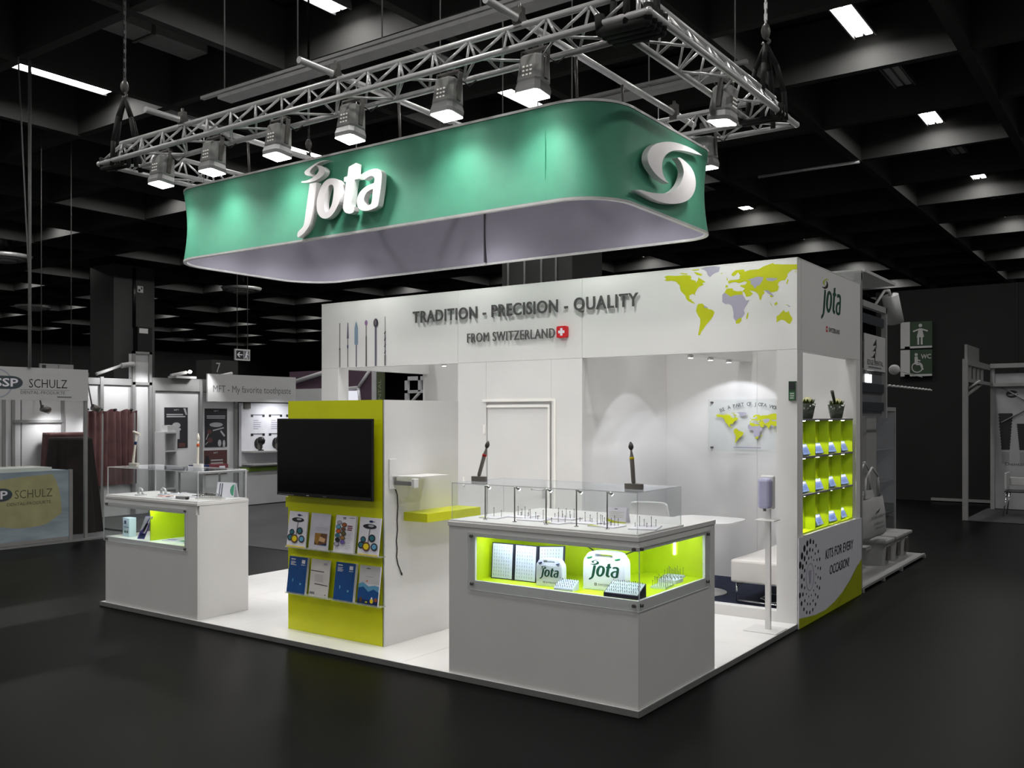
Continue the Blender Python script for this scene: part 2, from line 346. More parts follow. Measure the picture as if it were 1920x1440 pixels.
MAP_YELLOW= [[(0.0, 0.53),(0.03, 0.54),(0.11, 0.53),(0.19, 0.53),(0.25, 0.52),(0.26, 0.5),(0.25, 0.49),(0.27, 0.48),(0.3, 0.47),(0.3, 0.45),(0.32, 0.48),(0.32, 0.5),(0.35, 0.48),(0.38, 0.46),(0.39, 0.45),(0.36, 0.45),(0.37, 0.43),(0.34, 0.42),(0.32, 0.41),(0.3, 0.38),(0.29, 0.36),(0.3, 0.34),(0.29, 0.35),(0.27, 0.36),(0.24, 0.35),(0.24, 0.32),(0.25, 0.31),(0.26, 0.32),(0.26, 0.3),(0.28, 0.29),(0.29, 0.27),(0.27, 0.28),(0.23, 0.3),(0.21, 0.32),(0.2, 0.35),(0.18, 0.37),(0.16, 0.39),(0.15, 0.42),(0.15, 0.44),(0.13, 0.46),(0.11, 0.48),(0.07, 0.49),(0.03, 0.49),(0.0, 0.5),(0.02, 0.51)], [(0.14, 0.55),(0.17, 0.55),(0.22, 0.54),(0.22, 0.53),(0.17, 0.54)], [(0.28, 0.55),(0.32, 0.54),(0.36, 0.52),(0.35, 0.51),(0.31, 0.52)], [(0.25, 0.57),(0.29, 0.57),(0.33, 0.57),(0.33, 0.56),(0.28, 0.56)], [(0.32, 0.27),(0.36, 0.27),(0.38, 0.25),(0.41, 0.23),(0.41, 0.22),(0.45, 0.21),(0.47, 0.19),(0.46, 0.16),(0.44, 0.13),(0.42, 0.11),(0.39, 0.08),(0.37, 0.05),(0.35, 0.03),(0.34, 0.0),(0.32, 0.0),(0.33, 0.05),(0.34, 0.1),(0.34, 0.14),(0.32, 0.17),(0.3, 0.21),(0.31, 0.25)], [(0.58, 0.38),(0.61, 0.38),(0.63, 0.38),(0.64, 0.36),(0.68, 0.35),(0.72, 0.35),(0.72, 0.32),(0.68, 0.32),(0.65, 0.32),(0.61, 0.31),(0.59, 0.33),(0.56, 0.35)], [(0.66, 0.1),(0.68, 0.12),(0.71, 0.13),(0.71, 0.1),(0.69, 0.08),(0.66, 0.08)], [(0.76, 0.16),(0.77, 0.17),(0.77, 0.14),(0.76, 0.11),(0.75, 0.12)], [(0.57, 0.41),(0.59, 0.41),(0.59, 0.39),(0.57, 0.39)], [(0.59, 0.44),(0.61, 0.45),(0.65, 0.45),(0.68, 0.45),(0.7, 0.46),(0.69, 0.47),(0.7, 0.48),(0.68, 0.51),(0.66, 0.49),(0.64, 0.48),(0.62, 0.49),(0.63, 0.51),(0.66, 0.53),(0.7, 0.53),(0.73, 0.53),(0.74, 0.51),(0.78, 0.52),(0.84, 0.52),(0.86, 0.52),(0.9, 0.54),(0.98, 0.56),(0.99, 0.55),(1.07, 0.54),(1.18, 0.53),(1.18, 0.49),(1.14, 0.49),(1.1, 0.46),(1.1, 0.44),(1.08, 0.41),(1.05, 0.41),(1.03, 0.4),(1.02, 0.38),(1.03, 0.36),(1.02, 0.33),(0.99, 0.32),(0.96, 0.32),(0.94, 0.34),(0.9, 0.34),(0.91, 0.32),(0.89, 0.3),(0.88, 0.27),(0.87, 0.26),(0.86, 0.3),(0.85, 0.32),(0.82, 0.34),(0.78, 0.35),(0.81, 0.32),(0.78, 0.3),(0.75, 0.3),(0.74, 0.33),(0.72, 0.35),(0.74, 0.37),(0.7, 0.39),(0.7, 0.4),(0.74, 0.4),(0.76, 0.42),(0.74, 0.43),(0.7, 0.42),(0.68, 0.42),(0.66, 0.43),(0.64, 0.43),(0.63, 0.43),(0.6, 0.42)], [(0.95, 0.3),(0.98, 0.29),(0.98, 0.28),(0.96, 0.28)], [(0.99, 0.22),(1.01, 0.24),(1.02, 0.22),(1.0, 0.21)], [(0.95, 0.25),(0.96, 0.23),(0.98, 0.2),(0.96, 0.22)], [(1.08, 0.21),(1.1, 0.21),(1.11, 0.2)], [(1.01, 0.12),(1.03, 0.13),(1.05, 0.15),(1.07, 0.17),(1.08, 0.15),(1.1, 0.15),(1.11, 0.16),(1.12, 0.13),(1.14, 0.1),(1.14, 0.08),(1.12, 0.05),(1.1, 0.06),(1.08, 0.08),(1.05, 0.09),(1.03, 0.08),(1.01, 0.07)], [(1.16, 0.48),(1.17, 0.48),(1.17, 0.46)], [(0.58, 0.48),(0.59, 0.46),(0.59, 0.45),(0.58, 0.45)], [(0.52, 0.51),(0.54, 0.52),(0.54, 0.51),(0.52, 0.51)], [(1.1, 0.42),(1.11, 0.41),(1.1, 0.38),(1.09, 0.38)]]
MAP_GREY= [[(0.34, 0.57),(0.39, 0.58),(0.46, 0.58),(0.52, 0.57),(0.51, 0.53),(0.47, 0.52),(0.45, 0.51),(0.43, 0.49),(0.41, 0.51),(0.4, 0.54),(0.38, 0.56)], [(0.37, 0.25),(0.4, 0.24),(0.41, 0.23),(0.38, 0.23)], [(0.56, 0.35),(0.59, 0.33),(0.61, 0.31),(0.65, 0.32),(0.68, 0.32),(0.72, 0.32),(0.74, 0.29),(0.75, 0.27),(0.78, 0.27),(0.76, 0.24),(0.74, 0.21),(0.73, 0.19),(0.74, 0.16),(0.72, 0.13),(0.68, 0.12),(0.66, 0.1),(0.64, 0.13),(0.64, 0.17),(0.63, 0.22),(0.62, 0.24),(0.6, 0.25),(0.57, 0.25),(0.54, 0.27),(0.54, 0.31),(0.54, 0.33)], [(0.76, 0.44),(0.81, 0.45),(0.85, 0.46),(0.9, 0.45),(0.89, 0.42),(0.88, 0.41),(0.87, 0.39),(0.84, 0.38),(0.83, 0.36),(0.82, 0.37),(0.81, 0.39),(0.79, 0.4),(0.79, 0.43)], [(0.92, 0.44),(0.96, 0.44),(1.02, 0.43),(1.01, 0.42),(0.97, 0.41),(0.93, 0.42)], [(0.9, 0.34),(0.94, 0.34),(0.96, 0.32),(0.98, 0.3),(0.99, 0.28),(0.96, 0.3),(0.94, 0.31),(0.92, 0.33)], [(1.1, 0.21),(1.13, 0.19),(1.11, 0.19)]]
LW, LH = 1.023, 0.636
def logo_outlines(s=1.0):
    k = lambda n: smooth([(a*s, b*s) for a, b in LOGO[n]])
    return [('swirl', [k('swirl_top')]), ('swirl', [k('swirl_bottom')]), ('letter', [k('j')]), ('letter', [k('o'), k('o_in')]),
            ('letter', [k('t')]), ('letter', [k('a'), k('a_in')])]
def logo_print(p, x, y, w, m, m2=None, m3=None):
    s = w / LW
    for i, (n, ol) in enumerate(logo_outlines(s)):
        vs, fs = curve_mesh([[(a + x, b + y) for a, b in q] for q in ol])
        p.mesh(vs, fs, (m2 or m) if i == 0 else (m3 or m) if i == 1 else m); p.w -= p.step
    p.w += p.step; return p
def map_print(p, x, y, w, h):
    fx = lambda ps: [[(x + a / 1.176 * w, y + b / 0.577 * h) for a, b in q] for q in ps]
    p.polys(fx(MAP_YELLOW), limeprint); p.polys(fx(MAP_GREY), greyprint); return p
def swiss(p, x, y, s, m=None):
    p.rect(x, x+s, y, y+s, m or red)
    p.rect(x+s*.4, x+s*.6, y+s*.18, y+s*.82, paper); p.rect(x+s*.18, x+s*.82, y+s*.4, y+s*.6, paper); return p
# ================================================================ THE HALL
struct(G().box(-52, 14, -14, 46, -0.2, 0).build('floor', hallfloor))
ceil = struct(G().box(-52, 14, -14, 46, 7.25, 7.4).build('ceiling', ceilm))
HB = 6.4
for j in range(-5, 19):
    y = 1.45 + 2.28 * j
    B('beam', beamm, ceil, -52, 14, y, y + 0.14, HB, 7.2)
for i in range(-5, 20):
    x = 0.3 - 2.55 * i
    B('beam', beamm, ceil, x - 0.07, x + 0.07, -14, 46, HB - 0.02, 7.22)
def visible(x, y, z, pad=140):
    dx, dy = x - 2.4776, y + 4.7365; dep = -0.5787*dx + 0.8155*dy
    if dep < 0.5: return False
    px = 960 + 1749*(0.8155*dx + 0.5787*dy)/dep; py = 780 - 1749*(z - 1.72)/dep
    return -pad < px < 1920 + pad and py > -pad - 100
ORD = ['first', 'second', 'third', 'fourth', 'fifth', 'sixth', 'seventh', 'eighth', 'ninth', 'tenth', 'eleventh', 'twelfth', 'thirteenth']
lampset = []
for j in range(-2, 8):
    for i in range(-1, 10):
        x, y = -0.87 - 5.1*i, 2.79 + 4.56*j
        near = j <= 2 and i <= 2
        if visible(x, y, 6.77) or near: lampset.append((i, j, x, y))
hg = G().box(-0.14, 0.14, -0.74, 0.74, 0.02, 0.09).box(-0.15, -0.13, -0.74, 0.74, -0.02, 0.05).box(0.13, 0.15, -0.74, 0.74, -0.02, 0.05)
tg = G().box(-0.105, -0.02, -0.7, 0.7, -0.005, 0.02).box(0.02, 0.105, -0.7, 0.7, -0.005, 0.02)
first = None
for i, j, x, y in lampset:
    lab = 'ceiling strip light, %s row counted from the front, %s column counted from the right' % (ORD[j + 2], ORD[i + 1])
    if first is None:
        first = thing('ceiling_light', lab, 'ceiling light', (0, 0, 0), 'hall ceiling strip lights')
        hg.build('housing', fixt, first); tg.build('tube', lampw, first)
        light('strip_glow', 'AREA', (0, 0, -0.02), (0, 0, -1), POW['hall'], first, (1, 0.985, 0.96), 0.24, 1.4, 170)
        first.location = (x, y, 6.77); t = first
    else: t = dup(first, (x, y, 6.77), lab)
ug = None
for i, j, x, y in [(i, j, -0.87 - 5.1*i, 5.07 + 4.56*j) for i in range(0, 4) for j in range(-1, 4)]:
    if not visible(x, y, 6.77, 0): continue
    lab = 'unlit grey ceiling strip light, %s row from the front, %s column from the right' % (ORD[j + 1], ORD[i])
    if ug is None:
        ug = thing('ceiling_light', lab, 'ceiling light', (0, 0, 0), 'unlit ceiling strip lights')
        G().box(-0.14, 0.14, -0.74, 0.74, 0.02, 0.09).box(-0.15, -0.13, -0.74, 0.74, -0.02, 0.05).box(0.13, 0.15, -0.74, 0.74, -0.02, 0.05).build('housing', fixt, ug)
        G().box(-0.105, -0.02, -0.7, 0.7, -0.005, 0.02).box(0.02, 0.105, -0.7, 0.7, -0.005, 0.02).build('tube', bsign, ug); ug.location = (x, y, 6.77)
    else: dup(ug, (x, y, 6.77), lab)
    G().tube((x, y, 6.85), (x, y, 7.26), 0.012, n=6).build('rod', alud, ceil)
G().tube((-4.1, 12.8, 6.36), (-2.2, 12.8, 6.36), 0.03, n=8).build('conduit', alu, ceil)
t = thing('air_duct', 'grey ventilation duct in the ceiling coffer at the upper left', 'air duct', (-9.0, 2.75, 6.9))
G().box(-9.2, -8.75, 1.85, 3.6, 6.88, 7.2).build('duct', alud, t, 0.02); G().box(-9.22, -8.73, 2.7, 2.75, 6.86, 7.21).build('flange', steel, t)
for y in (2.0, 3.4): G().tube((-8.98, y, 7.2), (-8.98, y, 7.26), 0.015).build('hanger', steel, t)
# suspension rods of the lamps belong to the ceiling
for i, j, x, y in lampset: G().tube((x, y, 6.85), (x, y, 7.26), 0.012, n=6).build('rod', alud, ceil)

struct(G().box(-52, 14, 45, 45.2, 0, 7.2).build('wall_back', darkwall))
struct(G().box(-50.2, -50, -14, 46, 0, 7.2).build('wall_left', darkwall))
wr = struct(G().box(-2.6, 13.5, 15.6, 15.8, 0, 4.3).build('wall_right', darkwall))
struct(G().box(-1.52, 0.1, 15.5, 15.6, 0.02, 0.07).build('baseboard_right', bpost))
for x in (-2.6, 0.0, 2.6, 5.2): B('panel_joint', black, wr, x, x + 0.02, 15.58, 15.6, 0, 4.3)

# dark columns
t = thing('column', 'dark square hall column with a black control box, rising behind the left stands', 'column', (-24.6, 12.2, 0))
B('shaft', column, t, -25.3, -24.0, 11.5, 12.9, 0, 6.4)
g = G().box(-24.0, -23.75, 12.15, 12.65, 3.35, 4.5).box(-24.0, -23.85, 12.1, 12.5, 3.0, 3.4); cbx = g.build('control_box', black, t)
B('box_label', bsign, t, -23.76, -23.74, 12.2, 12.5, 4.3, 4.45)
g = G().tube((-23.96, 12.15, 4.5), (-23.96, 12.15, 6.35), 0.03).tube((-23.96, 12.2, 4.5), (-23.96, 12.2, 6.35), 0.02); g.build('conduit', black, t)
Print(FY(-24.0, 12.3, 5.6)).rect(0, 0.2, 0, 0.2, bsign).rect(0.03, 0.1, 0.03, 0.1, inkm).rect(0.12, 0.17, 0.1, 0.17, inkm).build('notice', t)
t = thing('column', 'broad dark grey hall column seen between the green ring and the white header', 'column', (-6.4, 9.0, 0))
B('shaft', column, t, -7.2, -5.75, 8.6, 9.6, 0, 6.4)
g = G()
for x in (-7.05, -6.7, -6.35, -6.05): g.tube((x, 8.57, 2.2), (x, 8.57, 6.3), 0.02)
g.build('conduit', alud, t)
g = G()
for x, z in ((-7.0, 3.55), (-6.65, 3.8), (-6.4, 3.62), (-6.05, 3.78)): g.box(x - 0.04, x + 0.04, 8.53, 8.6, z, z + 0.1)
g.build('clip', bsign, t)
t = thing('gate_pylon', 'low dark pylon carrying the number 7, right below the exit sign', 'pylon', (-20.0, 12.0, 0))
B('shaft', column, t, -20.2, -19.5, 11.7, 12.6, 0, 3.3)
# round ceiling diffusers
def diffuser(x, y, z, lab):
    t = thing('round_air_diffuser', lab, 'air vent', (x, y, z), 'round air diffusers')
    for k, r in enumerate((0.62, 0.44, 0.26)):
        G().lathe((x, y, z - 0.05*k), [(r, 0), (r + 0.06, 0.1), (r - 0.1, 0.12), (r - 0.14, 0.02)], 28).build('ring', alu, t)
    G().tube((x, y, z), (x, y, 7.26), 0.16, n=12).build('duct', black, t)
diffuser(-23.5, 15.9, 6.0, 'round grey air diffuser in the ceiling right of the dark column')
diffuser(-23.5, 8.0, 6.0, 'round grey air diffuser in the ceiling at the far left edge, the higher one')
diffuser(-34.5, 14.5, 6.0, 'round grey air diffuser in the ceiling at far left, the lower and farther one')

# hanging exit sign
t = thing('exit_sign', 'hanging emergency exit sign with white left arrow and running figure', 'sign', (-13.0, 7.58, 2.86))
B('panel', bsign, t, -13.03, -12.99, 7.40, 7.77, 2.85, 3.08)
p = Print(FY(-12.99, 7.40, 2.85)); p.rect(0.02, 0.2, 0.03, 0.2, inkm)
p.line((0.05, 0.115), (0.18, 0.115), 0.02, paper).poly([(0.04, 0.115), (0.10, 0.17), (0.12, 0.16), (0.07, 0.115), (0.12, 0.07), (0.10, 0.06)], paper)
p.rect(0.21, 0.35, 0.03, 0.2, greytext).ell(0.29, 0.175, 0.018, 0.018, paper).line((0.285, 0.155), (0.265, 0.1), 0.035, paper).line((0.265, 0.1), (0.30, 0.04), 0.02, paper).line((0.265, 0.1), (0.235, 0.05), 0.02, paper).line((0.285, 0.15), (0.325, 0.11), 0.015, paper)
p.build('pictogram', t)
G().tube((-13.01, 7.46, 3.08), (-13.01, 7.46, 7.26), 0.008, n=6).tube((-13.01, 7.72, 3.08), (-13.01, 7.72, 7.26), 0.008, n=6).build('wire', steel, t)
Print(FY(-19.5, 11.85, 2.95)).text('7', 0, 0, 0.14, 0.27, bsign).build('number', bpy.data.objects['gate_pylon'])
t = thing('hanging_sign', 'small grey sign board hung on two wires above the left fascia', 'sign', (-13, 3.7, 2.5))
B('panel', bpost, t, -13.03, -12.99, 3.42, 4.0, 2.50, 2.60)
Print(FY(-12.99, 3.42, 2.5)).rect(0.03, 0.1, 0.02, 0.08, inkm).text('7', 0.3, 0.02, 0.03, 0.06, inkm).build('lettering', t)
G().tube((-13.01, 3.45, 2.6), (-13.01, 3.45, 7.26), 0.008, n=6).tube((-13.01, 3.97, 2.6), (-13.01, 3.97, 7.26), 0.008, n=6).build('wire', steel, t)
t = thing('suspension_pole', 'thin dark pole pair hanging from the ceiling at the left edge', 'pole', (-9.8, 1.6, 2.36))
G().tube((-9.8, 1.6, 2.36), (-9.8, 1.6, 6.4), 0.022, n=8).tube((-9.8, 1.62, 2.9), (-9.8, 1.45, 6.4), 0.01, n=6).build('tube', alud, t)

# WC signs on the dark wall
def wc(z, lab, kind):
    t = thing('toilet_sign', lab, 'sign', (-1.75, 15.4, z), 'toilet signs')
    B('board', M('sign_green', (44, 66, 46), 0.6), t, -2.02, -1.50, 15.52, 15.585, z, z + 0.54)
    B('frame_strip', bsign, t, -2.1, -1.92, 15.50, 15.58, z, z + 0.54); B('frame_strip', bsign, t, -2.02, -1.50, 15.50, 15.52, z, z + 0.04)
    p = Print(FX(-1.92, 15.515, z + 0.04), 0.006)
    if kind == 'woman':
        p.ell(0.2, 0.42, 0.035, 0.035, bsign).poly([(0.17, 0.36), (0.23, 0.36), (0.27, 0.18), (0.13, 0.18)], bsign)
        p.line((0.16, 0.18), (0.16, 0.03), 0.035, bsign).line((0.225, 0.18), (0.225, 0.03), 0.035, bsign)
        p.line((0.18, 0.345), (0.06, 0.30), 0.03, bsign).line((0.22, 0.345), (0.34, 0.30), 0.03, bsign)
    else:
        p.ell(0.12, 0.40, 0.03, 0.03, bsign).line((0.12, 0.36), (0.12, 0.2), 0.06, bsign).line((0.12, 0.2), (0.21, 0.2), 0.03, bsign)
        p.line((0.2, 0.2), (0.25, 0.09), 0.03, bsign).line((0.12, 0.3), (0.2, 0.27), 0.025, bsign).ring(0.14, 0.14, 0.11, 0.11, 0.02, bsign)
        p.text('WC', 0.21, 0.31, 0.19, 0.095, bsign, 0.025)
    p.build('pictogram', t)
wc(3.1, 'green toilet sign with a white woman figure, upper of the two on the dark wall', 'woman')
wc(2.53, 'green wheelchair toilet sign reading WC, lower of the two on the dark wall', 'wheel')

# ================================================================ TRUSS AND FLOODLIGHTS
ZB, ZT = 3.939, 4.128
brace_me = G().tube((0, 0, 0), (0, 0, 1), 0.009, n=6)
brace_me = brace_me.build('brace', alu); bm_data = brace_me.data; bpy.data.objects.remove(brace_me); ORG.pop('brace', None)
def brace(p, q, t):
    o = bpy.data.objects.new('brace', bm_data); COL.objects.link(o); o.parent = t
    p, q = Vector(p), Vector(q); d = q - p
    o.location = p - ORG[t.name]; o.rotation_euler = d.to_track_quat('Z', 'Y').to_euler(); o.scale = (1, 1, d.length)
def truss(lab, o0, o1, inn):           # outer bottom chord from o0 to o1; inn = inward horizontal unit
    o0, o1, inn = Vector(o0), Vector(o1), Vector(inn)
    t = thing('lighting_truss', lab, 'truss', (o0 + o1) / 2, 'rectangular truss frame above the stand')
    d = (o1 - o0); L = d.length; d.normalize()
    W_ = 0.258; up = Vector((0, 0, ZT - ZB))
    cs = [(o0, o1), (o0 + inn*W_ + d*W_, o1 + inn*W_ - d*W_), (o0 + inn*W_/2 + up + d*W_*0.5, o1 + inn*W_/2 + up - d*W_*0.5)]
    for a, b in cs: G().tube(a, b, 0.021, n=12).build('chord', alu, t)
    n = int(L / 0.29); st = L / n
    for k in range(n):
        a = k * st; mid = a + st / 2; b = a + st
        lo = lambda s, w: o0 + d*s + inn*W_*w
        hi = lambda s: o0 + d*s + inn*W_/2 + up
        for w in (0, 1):
            if w == 1 and (a < W_ or b > L - W_): continue
            brace(lo(a, w), hi(mid), t); brace(hi(mid), lo(b, w), t)
        if k % 2 == 0 and a > W_: brace(lo(a, 0), lo(b, 1), t)
        elif b < L - W_ and a > W_: brace(lo(a, 1), lo(b, 0), t)
    return t
X0, X1, Y0, Y1 = -5.243, 0.132, -0.139, 2.313
tf = truss('long front truss of grey tubes above the green ring, six floodlights below it', (X0, Y0, ZB), (X1, Y0, ZB), (0, 1, 0))
tr = truss('short right truss of grey tubes running back from the near corner', (X1, Y0, ZB), (X1, Y1, ZB), (-1, 0, 0))
tb = truss('rear truss of grey tubes behind the green ring', (X0, Y1, ZB), (X1, Y1, ZB), (0, -1, 0))
tl = truss('short left truss of grey tubes above the far left end of the ring', (X0, Y0, ZB), (X0, Y1, ZB), (1, 0, 0))
for t, c in ((tf, (X0, Y0)), (tf, (X1, Y0)), (tb, (X1, Y1)), (tb, (X0, Y1))):
    sx = 1 if c[0] == X0 else -1; sy = 1 if c[1] == Y0 else -1
    G().ball((c[0], c[1], ZB), (0.024, 0.024, 0.024)).tube((c[0] + sx*0.129, c[1] + sy*0.129, ZT), (c[0] + sx*0.129, c[1] + sy*0.129, ZB), 0.014).tube((c[0], c[1], ZB), (c[0] + sx*0.258, c[1] + sy*0.258, ZB), 0.012).build('corner_joint', alu, t)
# cross pipes that carry the ring
def crosspipe(x, lab):
    t = thing('cross_pipe', lab, 'pipe', (x, 1.1, 4.171), 'cross pipes on the truss')
    G().tube((x, -0.353, 4.171), (x, 2.562, 4.171), 0.024, n=14).build('tube', alu, t)
    for y in (-0.01, 2.183):
        G().tube((x - 0.03, y, 4.171), (x + 0.03, y, 4.171), 0.038, n=12).box(x - 0.033, x + 0.033, y - 0.02, y + 0.02, 4.115, 4.24).tube((x, y, 4.2), (x, y, 4.27), 0.012).build('clamp', steel, t)
    g = G()
    for y in (0.2, 1.90): g.tube((x, y, 3.682), (x, y, 4.165), 0.004, n=5)
    g.build('wire', alu, t)
crosspipe(-4.228, 'round aluminium cross pipe over the left end of the front truss')
crosspipe(-2.431, 'round aluminium cross pipe over the middle of the front truss')
crosspipe(-0.823, 'round aluminium cross pipe over the right end of the front truss')
for y, xa, xb, lab in ((0.266, -4.04, -0.43, 'long grey cable tray above the front truss'), (2.17, -3.27, -0.3, 'long grey cable tray above the rear truss')):
    t = thing('cable_tray', lab, 'cable tray', ((xa+xb)/2, y, 4.386))
    G().box(xa, xb, y - 0.07, y + 0.07, 4.37, 4.40).build('tray', alud, t); G().box(xa - 0.3, xb + 0.1, y - 0.02, y + 0.02, 4.44, 4.465).build('rail', alud, t)
    g = G()
    for k in range(5):
        x = xa + (xb - xa)*k/4; g.tube((x, y, 4.40), (x, y, 4.45), 0.01, n=6); g.tube((x, y, 4.46), (x, y, 7.26), 0.006, n=5)
    g.build('hanger', alud, t)
# floodlights
def flood(name_label, x, y, zl, tilt, az, group, power=None, lit=True, drop=0.0, angle=150):
    t = thing('floodlight', name_label, 'floodlight', (0, 0, 0), group)
    g = G()
    def ringpts(w, d, z, c=0.03): return [(-w, -d+c, z), (-w+c, -d, z), (w-c, -d, z), (w, -d+c, z), (w, d-c, z), (w-c, d, z), (-w+c, d, z), (-w, d-c, z)]
    def skin(levels, gg):
        vs = [p for l in levels for p in ringpts(*l)]; n = 8; fs = []
        for k in range(len(levels)-1): fs += [[k*n+i, k*n+(i+1) % n, (k+1)*n+(i+1) % n, (k+1)*n+i] for i in range(n)]
        fs += [list(range(n))[::-1], [(len(levels)-1)*n + i for i in range(n)]]
        gg.add(vs, fs)
    skin([(0.095, 0.085, 0.075), (0.10, 0.09, 0.09), (0.09, 0.08, 0.255), (0.08, 0.07, 0.27)], g); body = g.build('body', M('flood_body', (150, 150, 148), 0.55, 0.0, var=0.1), t)
    g = G(); skin([(0.105, 0.095, 0.0), (0.108, 0.098, 0.03), (0.10, 0.09, 0.072)], g); g.build('hood', fixt, t)
    G().box(-0.09, 0.09, -0.08, 0.08, -0.006, 0.0).build('lens', lampw, t)
    g = G()
    for a in range(3):
        for b in range(3): g.box(-0.035 + a*0.03, -0.02 + a*0.03, -0.093, -0.088, 0.11 + b*0.03, 0.12 + b*0.03)
    g.build('vent', M('vent_glow', (240, 236, 228), 0.5, emit=0.35), t)
    g = G().box(0.1, 0.112, -0.02, 0.02, 0.1, 0.33).box(-0.112, -0.1, -0.02, 0.02, 0.1, 0.33).box(-0.112, 0.112, -0.02, 0.02, 0.32, 0.335); g.build('yoke', steel, t)
    G().tube((0, 0, 0.33), (0, 0, 0.36), 0.02).box(-0.03, 0.03, -0.03, 0.03, 0.35, 0.40).build('clamp', steel, t)
    G().path([(0.1, 0.02, 0.26), (0.16, 0.05, 0.22), (0.18, 0.1, 0.28), (0.12, 0.16, 0.36)], 0.005, 6).build('cord', black, t)
    if drop: G().tube((0, 0, 0.38), (0, 0, 0.38 + drop), 0.012).build('drop_rod', steel, t)
    t.location = (x, y, zl); t.rotation_euler = (tilt, 0, az); t.scale = (0.88, 0.88, 0.88)
    ORG[t.name] = Vector((0, 0, 0))
    if lit: light('flood_glow', 'SPOT', (0, 0, -0.03), (0, 0, -1), power or POW['flood'], t, (1, 0.985, 0.96), 0.06, angle=angle, blend=0.85)
    return t
for k, (x, nm) in enumerate(((-4.538, 'leftmost'), (-3.85, 'second from left'), (-3.067, 'third from left'), (-2.293, 'fourth from left'), (-1.408, 'fifth from left'), (-0.728, 'sixth from left'))):
    flood('grey box floodlight under the front truss, %s of the row' % nm, x, 0.0, 3.685, R(-6), 0, 'floodlights on the front truss')
flood('grey box floodlight under the right truss, facing the round emblem', -0.06, 1.34, 3.74, R(6), R(90), 'floodlights on the other trusses', POW['flood']*0.3)
flood('grey box floodlight under the rear truss, just right of the green ring', -0.56, 2.20, 3.69, R(4), 0, 'floodlights on the other trusses', POW['rear'])
for x, nm in ((-4.6, 'left'), (-3.2, 'middle'), (-1.8, 'right')):  # unseen floods added to light the header and rooms
    flood('grey box floodlight under the rear truss, %s one added unseen behind the ring' % nm, x, 2.20, 3.69, R(4), 0, 'floodlights on the other trusses', POW['rear'])
for x, nm in ((-4.228, 'left'), (-2.431, 'middle'), (-0.823, 'right')):  # unseen floods added inside the ring to light the stand from above
    flood('added unseen floodlight on the %s cross pipe inside the ring, nearer the front' % nm, x, 0.70, 3.44, R(3), 0, 'added floodlights inside the ring', POW['inner'], drop=0.44)
    flood('added unseen floodlight on the %s cross pipe inside the ring, nearer the back' % nm, x, 1.35, 3.44, R(3), 0, 'added floodlights inside the ring', POW['inner'], drop=0.44)

# rigging at the corners
def rigging(x, y, ztop, zhook, lab, big, chainm=False):
    t = thing('hoist_sling', lab, 'sling', (x, y, zhook), 'hoist slings at the truss corners')
    if True:
        g = G(); z = zhook + 0.12; k = 0
        while z < ztop:
            a = (0.012, 0.005) if k % 2 else (0.005, 0.012)
            g.box(x - a[0], x + a[0], y - a[1], y + a[1], z, z + 0.05); z += 0.042; k += 1
        g.build('chain', alu if chainm else black, t)
    G().ball((x, y, zhook + 0.08), (0.035, 0.035, 0.06)).path([(x, y, zhook + 0.04), (x + 0.03, y, zhook), (x, y, zhook - 0.03), (x - 0.025, y, zhook)], 0.012).build('hook', steel, t)
    r = 0.02
    for dx, dy in ((-0.13, 0.0), (0.13, 0.02), (0.02, -0.12), (0.0, 0.14)):
        G().path([(x, y, zhook - 0.02), (x + dx*0.6, y + dy*0.6, (zhook + ZT)/2), (x + dx, y + dy, ZT - 0.02), (x + dx*1.1, y + dy*1.1, ZB - 0.04)], r, 8).build('strap', blackcloth, t)
    wz = ZB - 0.045; rw = 0.05 if big else 0.03
    for k in range(4 if big else 2): G().path([(x - 0.15, y - 0.13 + 0.06*k, ZB + 0.05), (x - 0.14, y - 0.13 + 0.06*k, wz), (x + 0.14, y - 0.11 + 0.06*k, wz), (x + 0.15, y - 0.11 + 0.06*k, ZB + 0.05)], rw*0.6, 8).build('wrap', blackcloth, t)
rigging(X0 + 0.18, Y0 + 0.13, 7.25, 4.54, 'black sling and chain holding the left front truss corner', False)
rigging(X1 - 0.16, Y0 + 0.13, 7.25, 4.63, 'thick black sling wrapped round the near right truss corner', True)
rigging(X1 - 0.13, Y1 - 0.30, 7.25, 4.50, 'black sling and steel chain holding the far right truss corner', False, True)
rigging(X0 + 0.18, Y1 - 0.18, 7.25, 4.54, 'black sling and chain holding the rear left truss corner', False)

# ================================================================ GREEN RING
ring = thing('banner_ring', 'large green fabric ring banner reading jota, hanging above the stand', 'banner', (-2.55, 1.05, 3.066))
RX0, RX1, RY0, RY1 = -4.77, -0.324, 0.188, 1.917
def outline(off, n=14):
    pts = []
    for cx, cy, r, a0 in ((RX1, RY0, 0.36, -90), (RX1, RY1, 0.26, 0), (RX0, RY1, 0.42, 90), (RX0, RY0, 0.41, 180)):
        sx = -1 if cx == RX1 else 1; sy = 1 if cy == RY0 else -1
        for k in range(n + 1):
            a = R(a0 + 90*k/n); pts.append((cx + sx*r + (r + off)*math.cos(a), cy + sy*r + (r + off)*math.sin(a)))
    return pts
def wall(g, lv, out, m=0):
    k = len(g.v); ps = [outline(o) for z, o in lv]; n = len(ps[0])
    for (z, o), p in zip(lv, ps): g.v += [Vector((a, b, z)) for a, b in p]
    for j in range(len(lv) - 1):
        for i in range(n):
            f = [k + j*n + i, k + j*n + (i+1) % n, k + (j+1)*n + (i+1) % n, k + (j+1)*n + i]
            g.f.append(f if out else f[::-1]); g.m.append(m); g.sm.append(True)
RB, RT = 3.072, 3.681
prof = [(RB + 0.01 + (RT - RB - 0.02)*k/8, -0.028*math.sin(math.pi*k/8)) for k in range(9)]
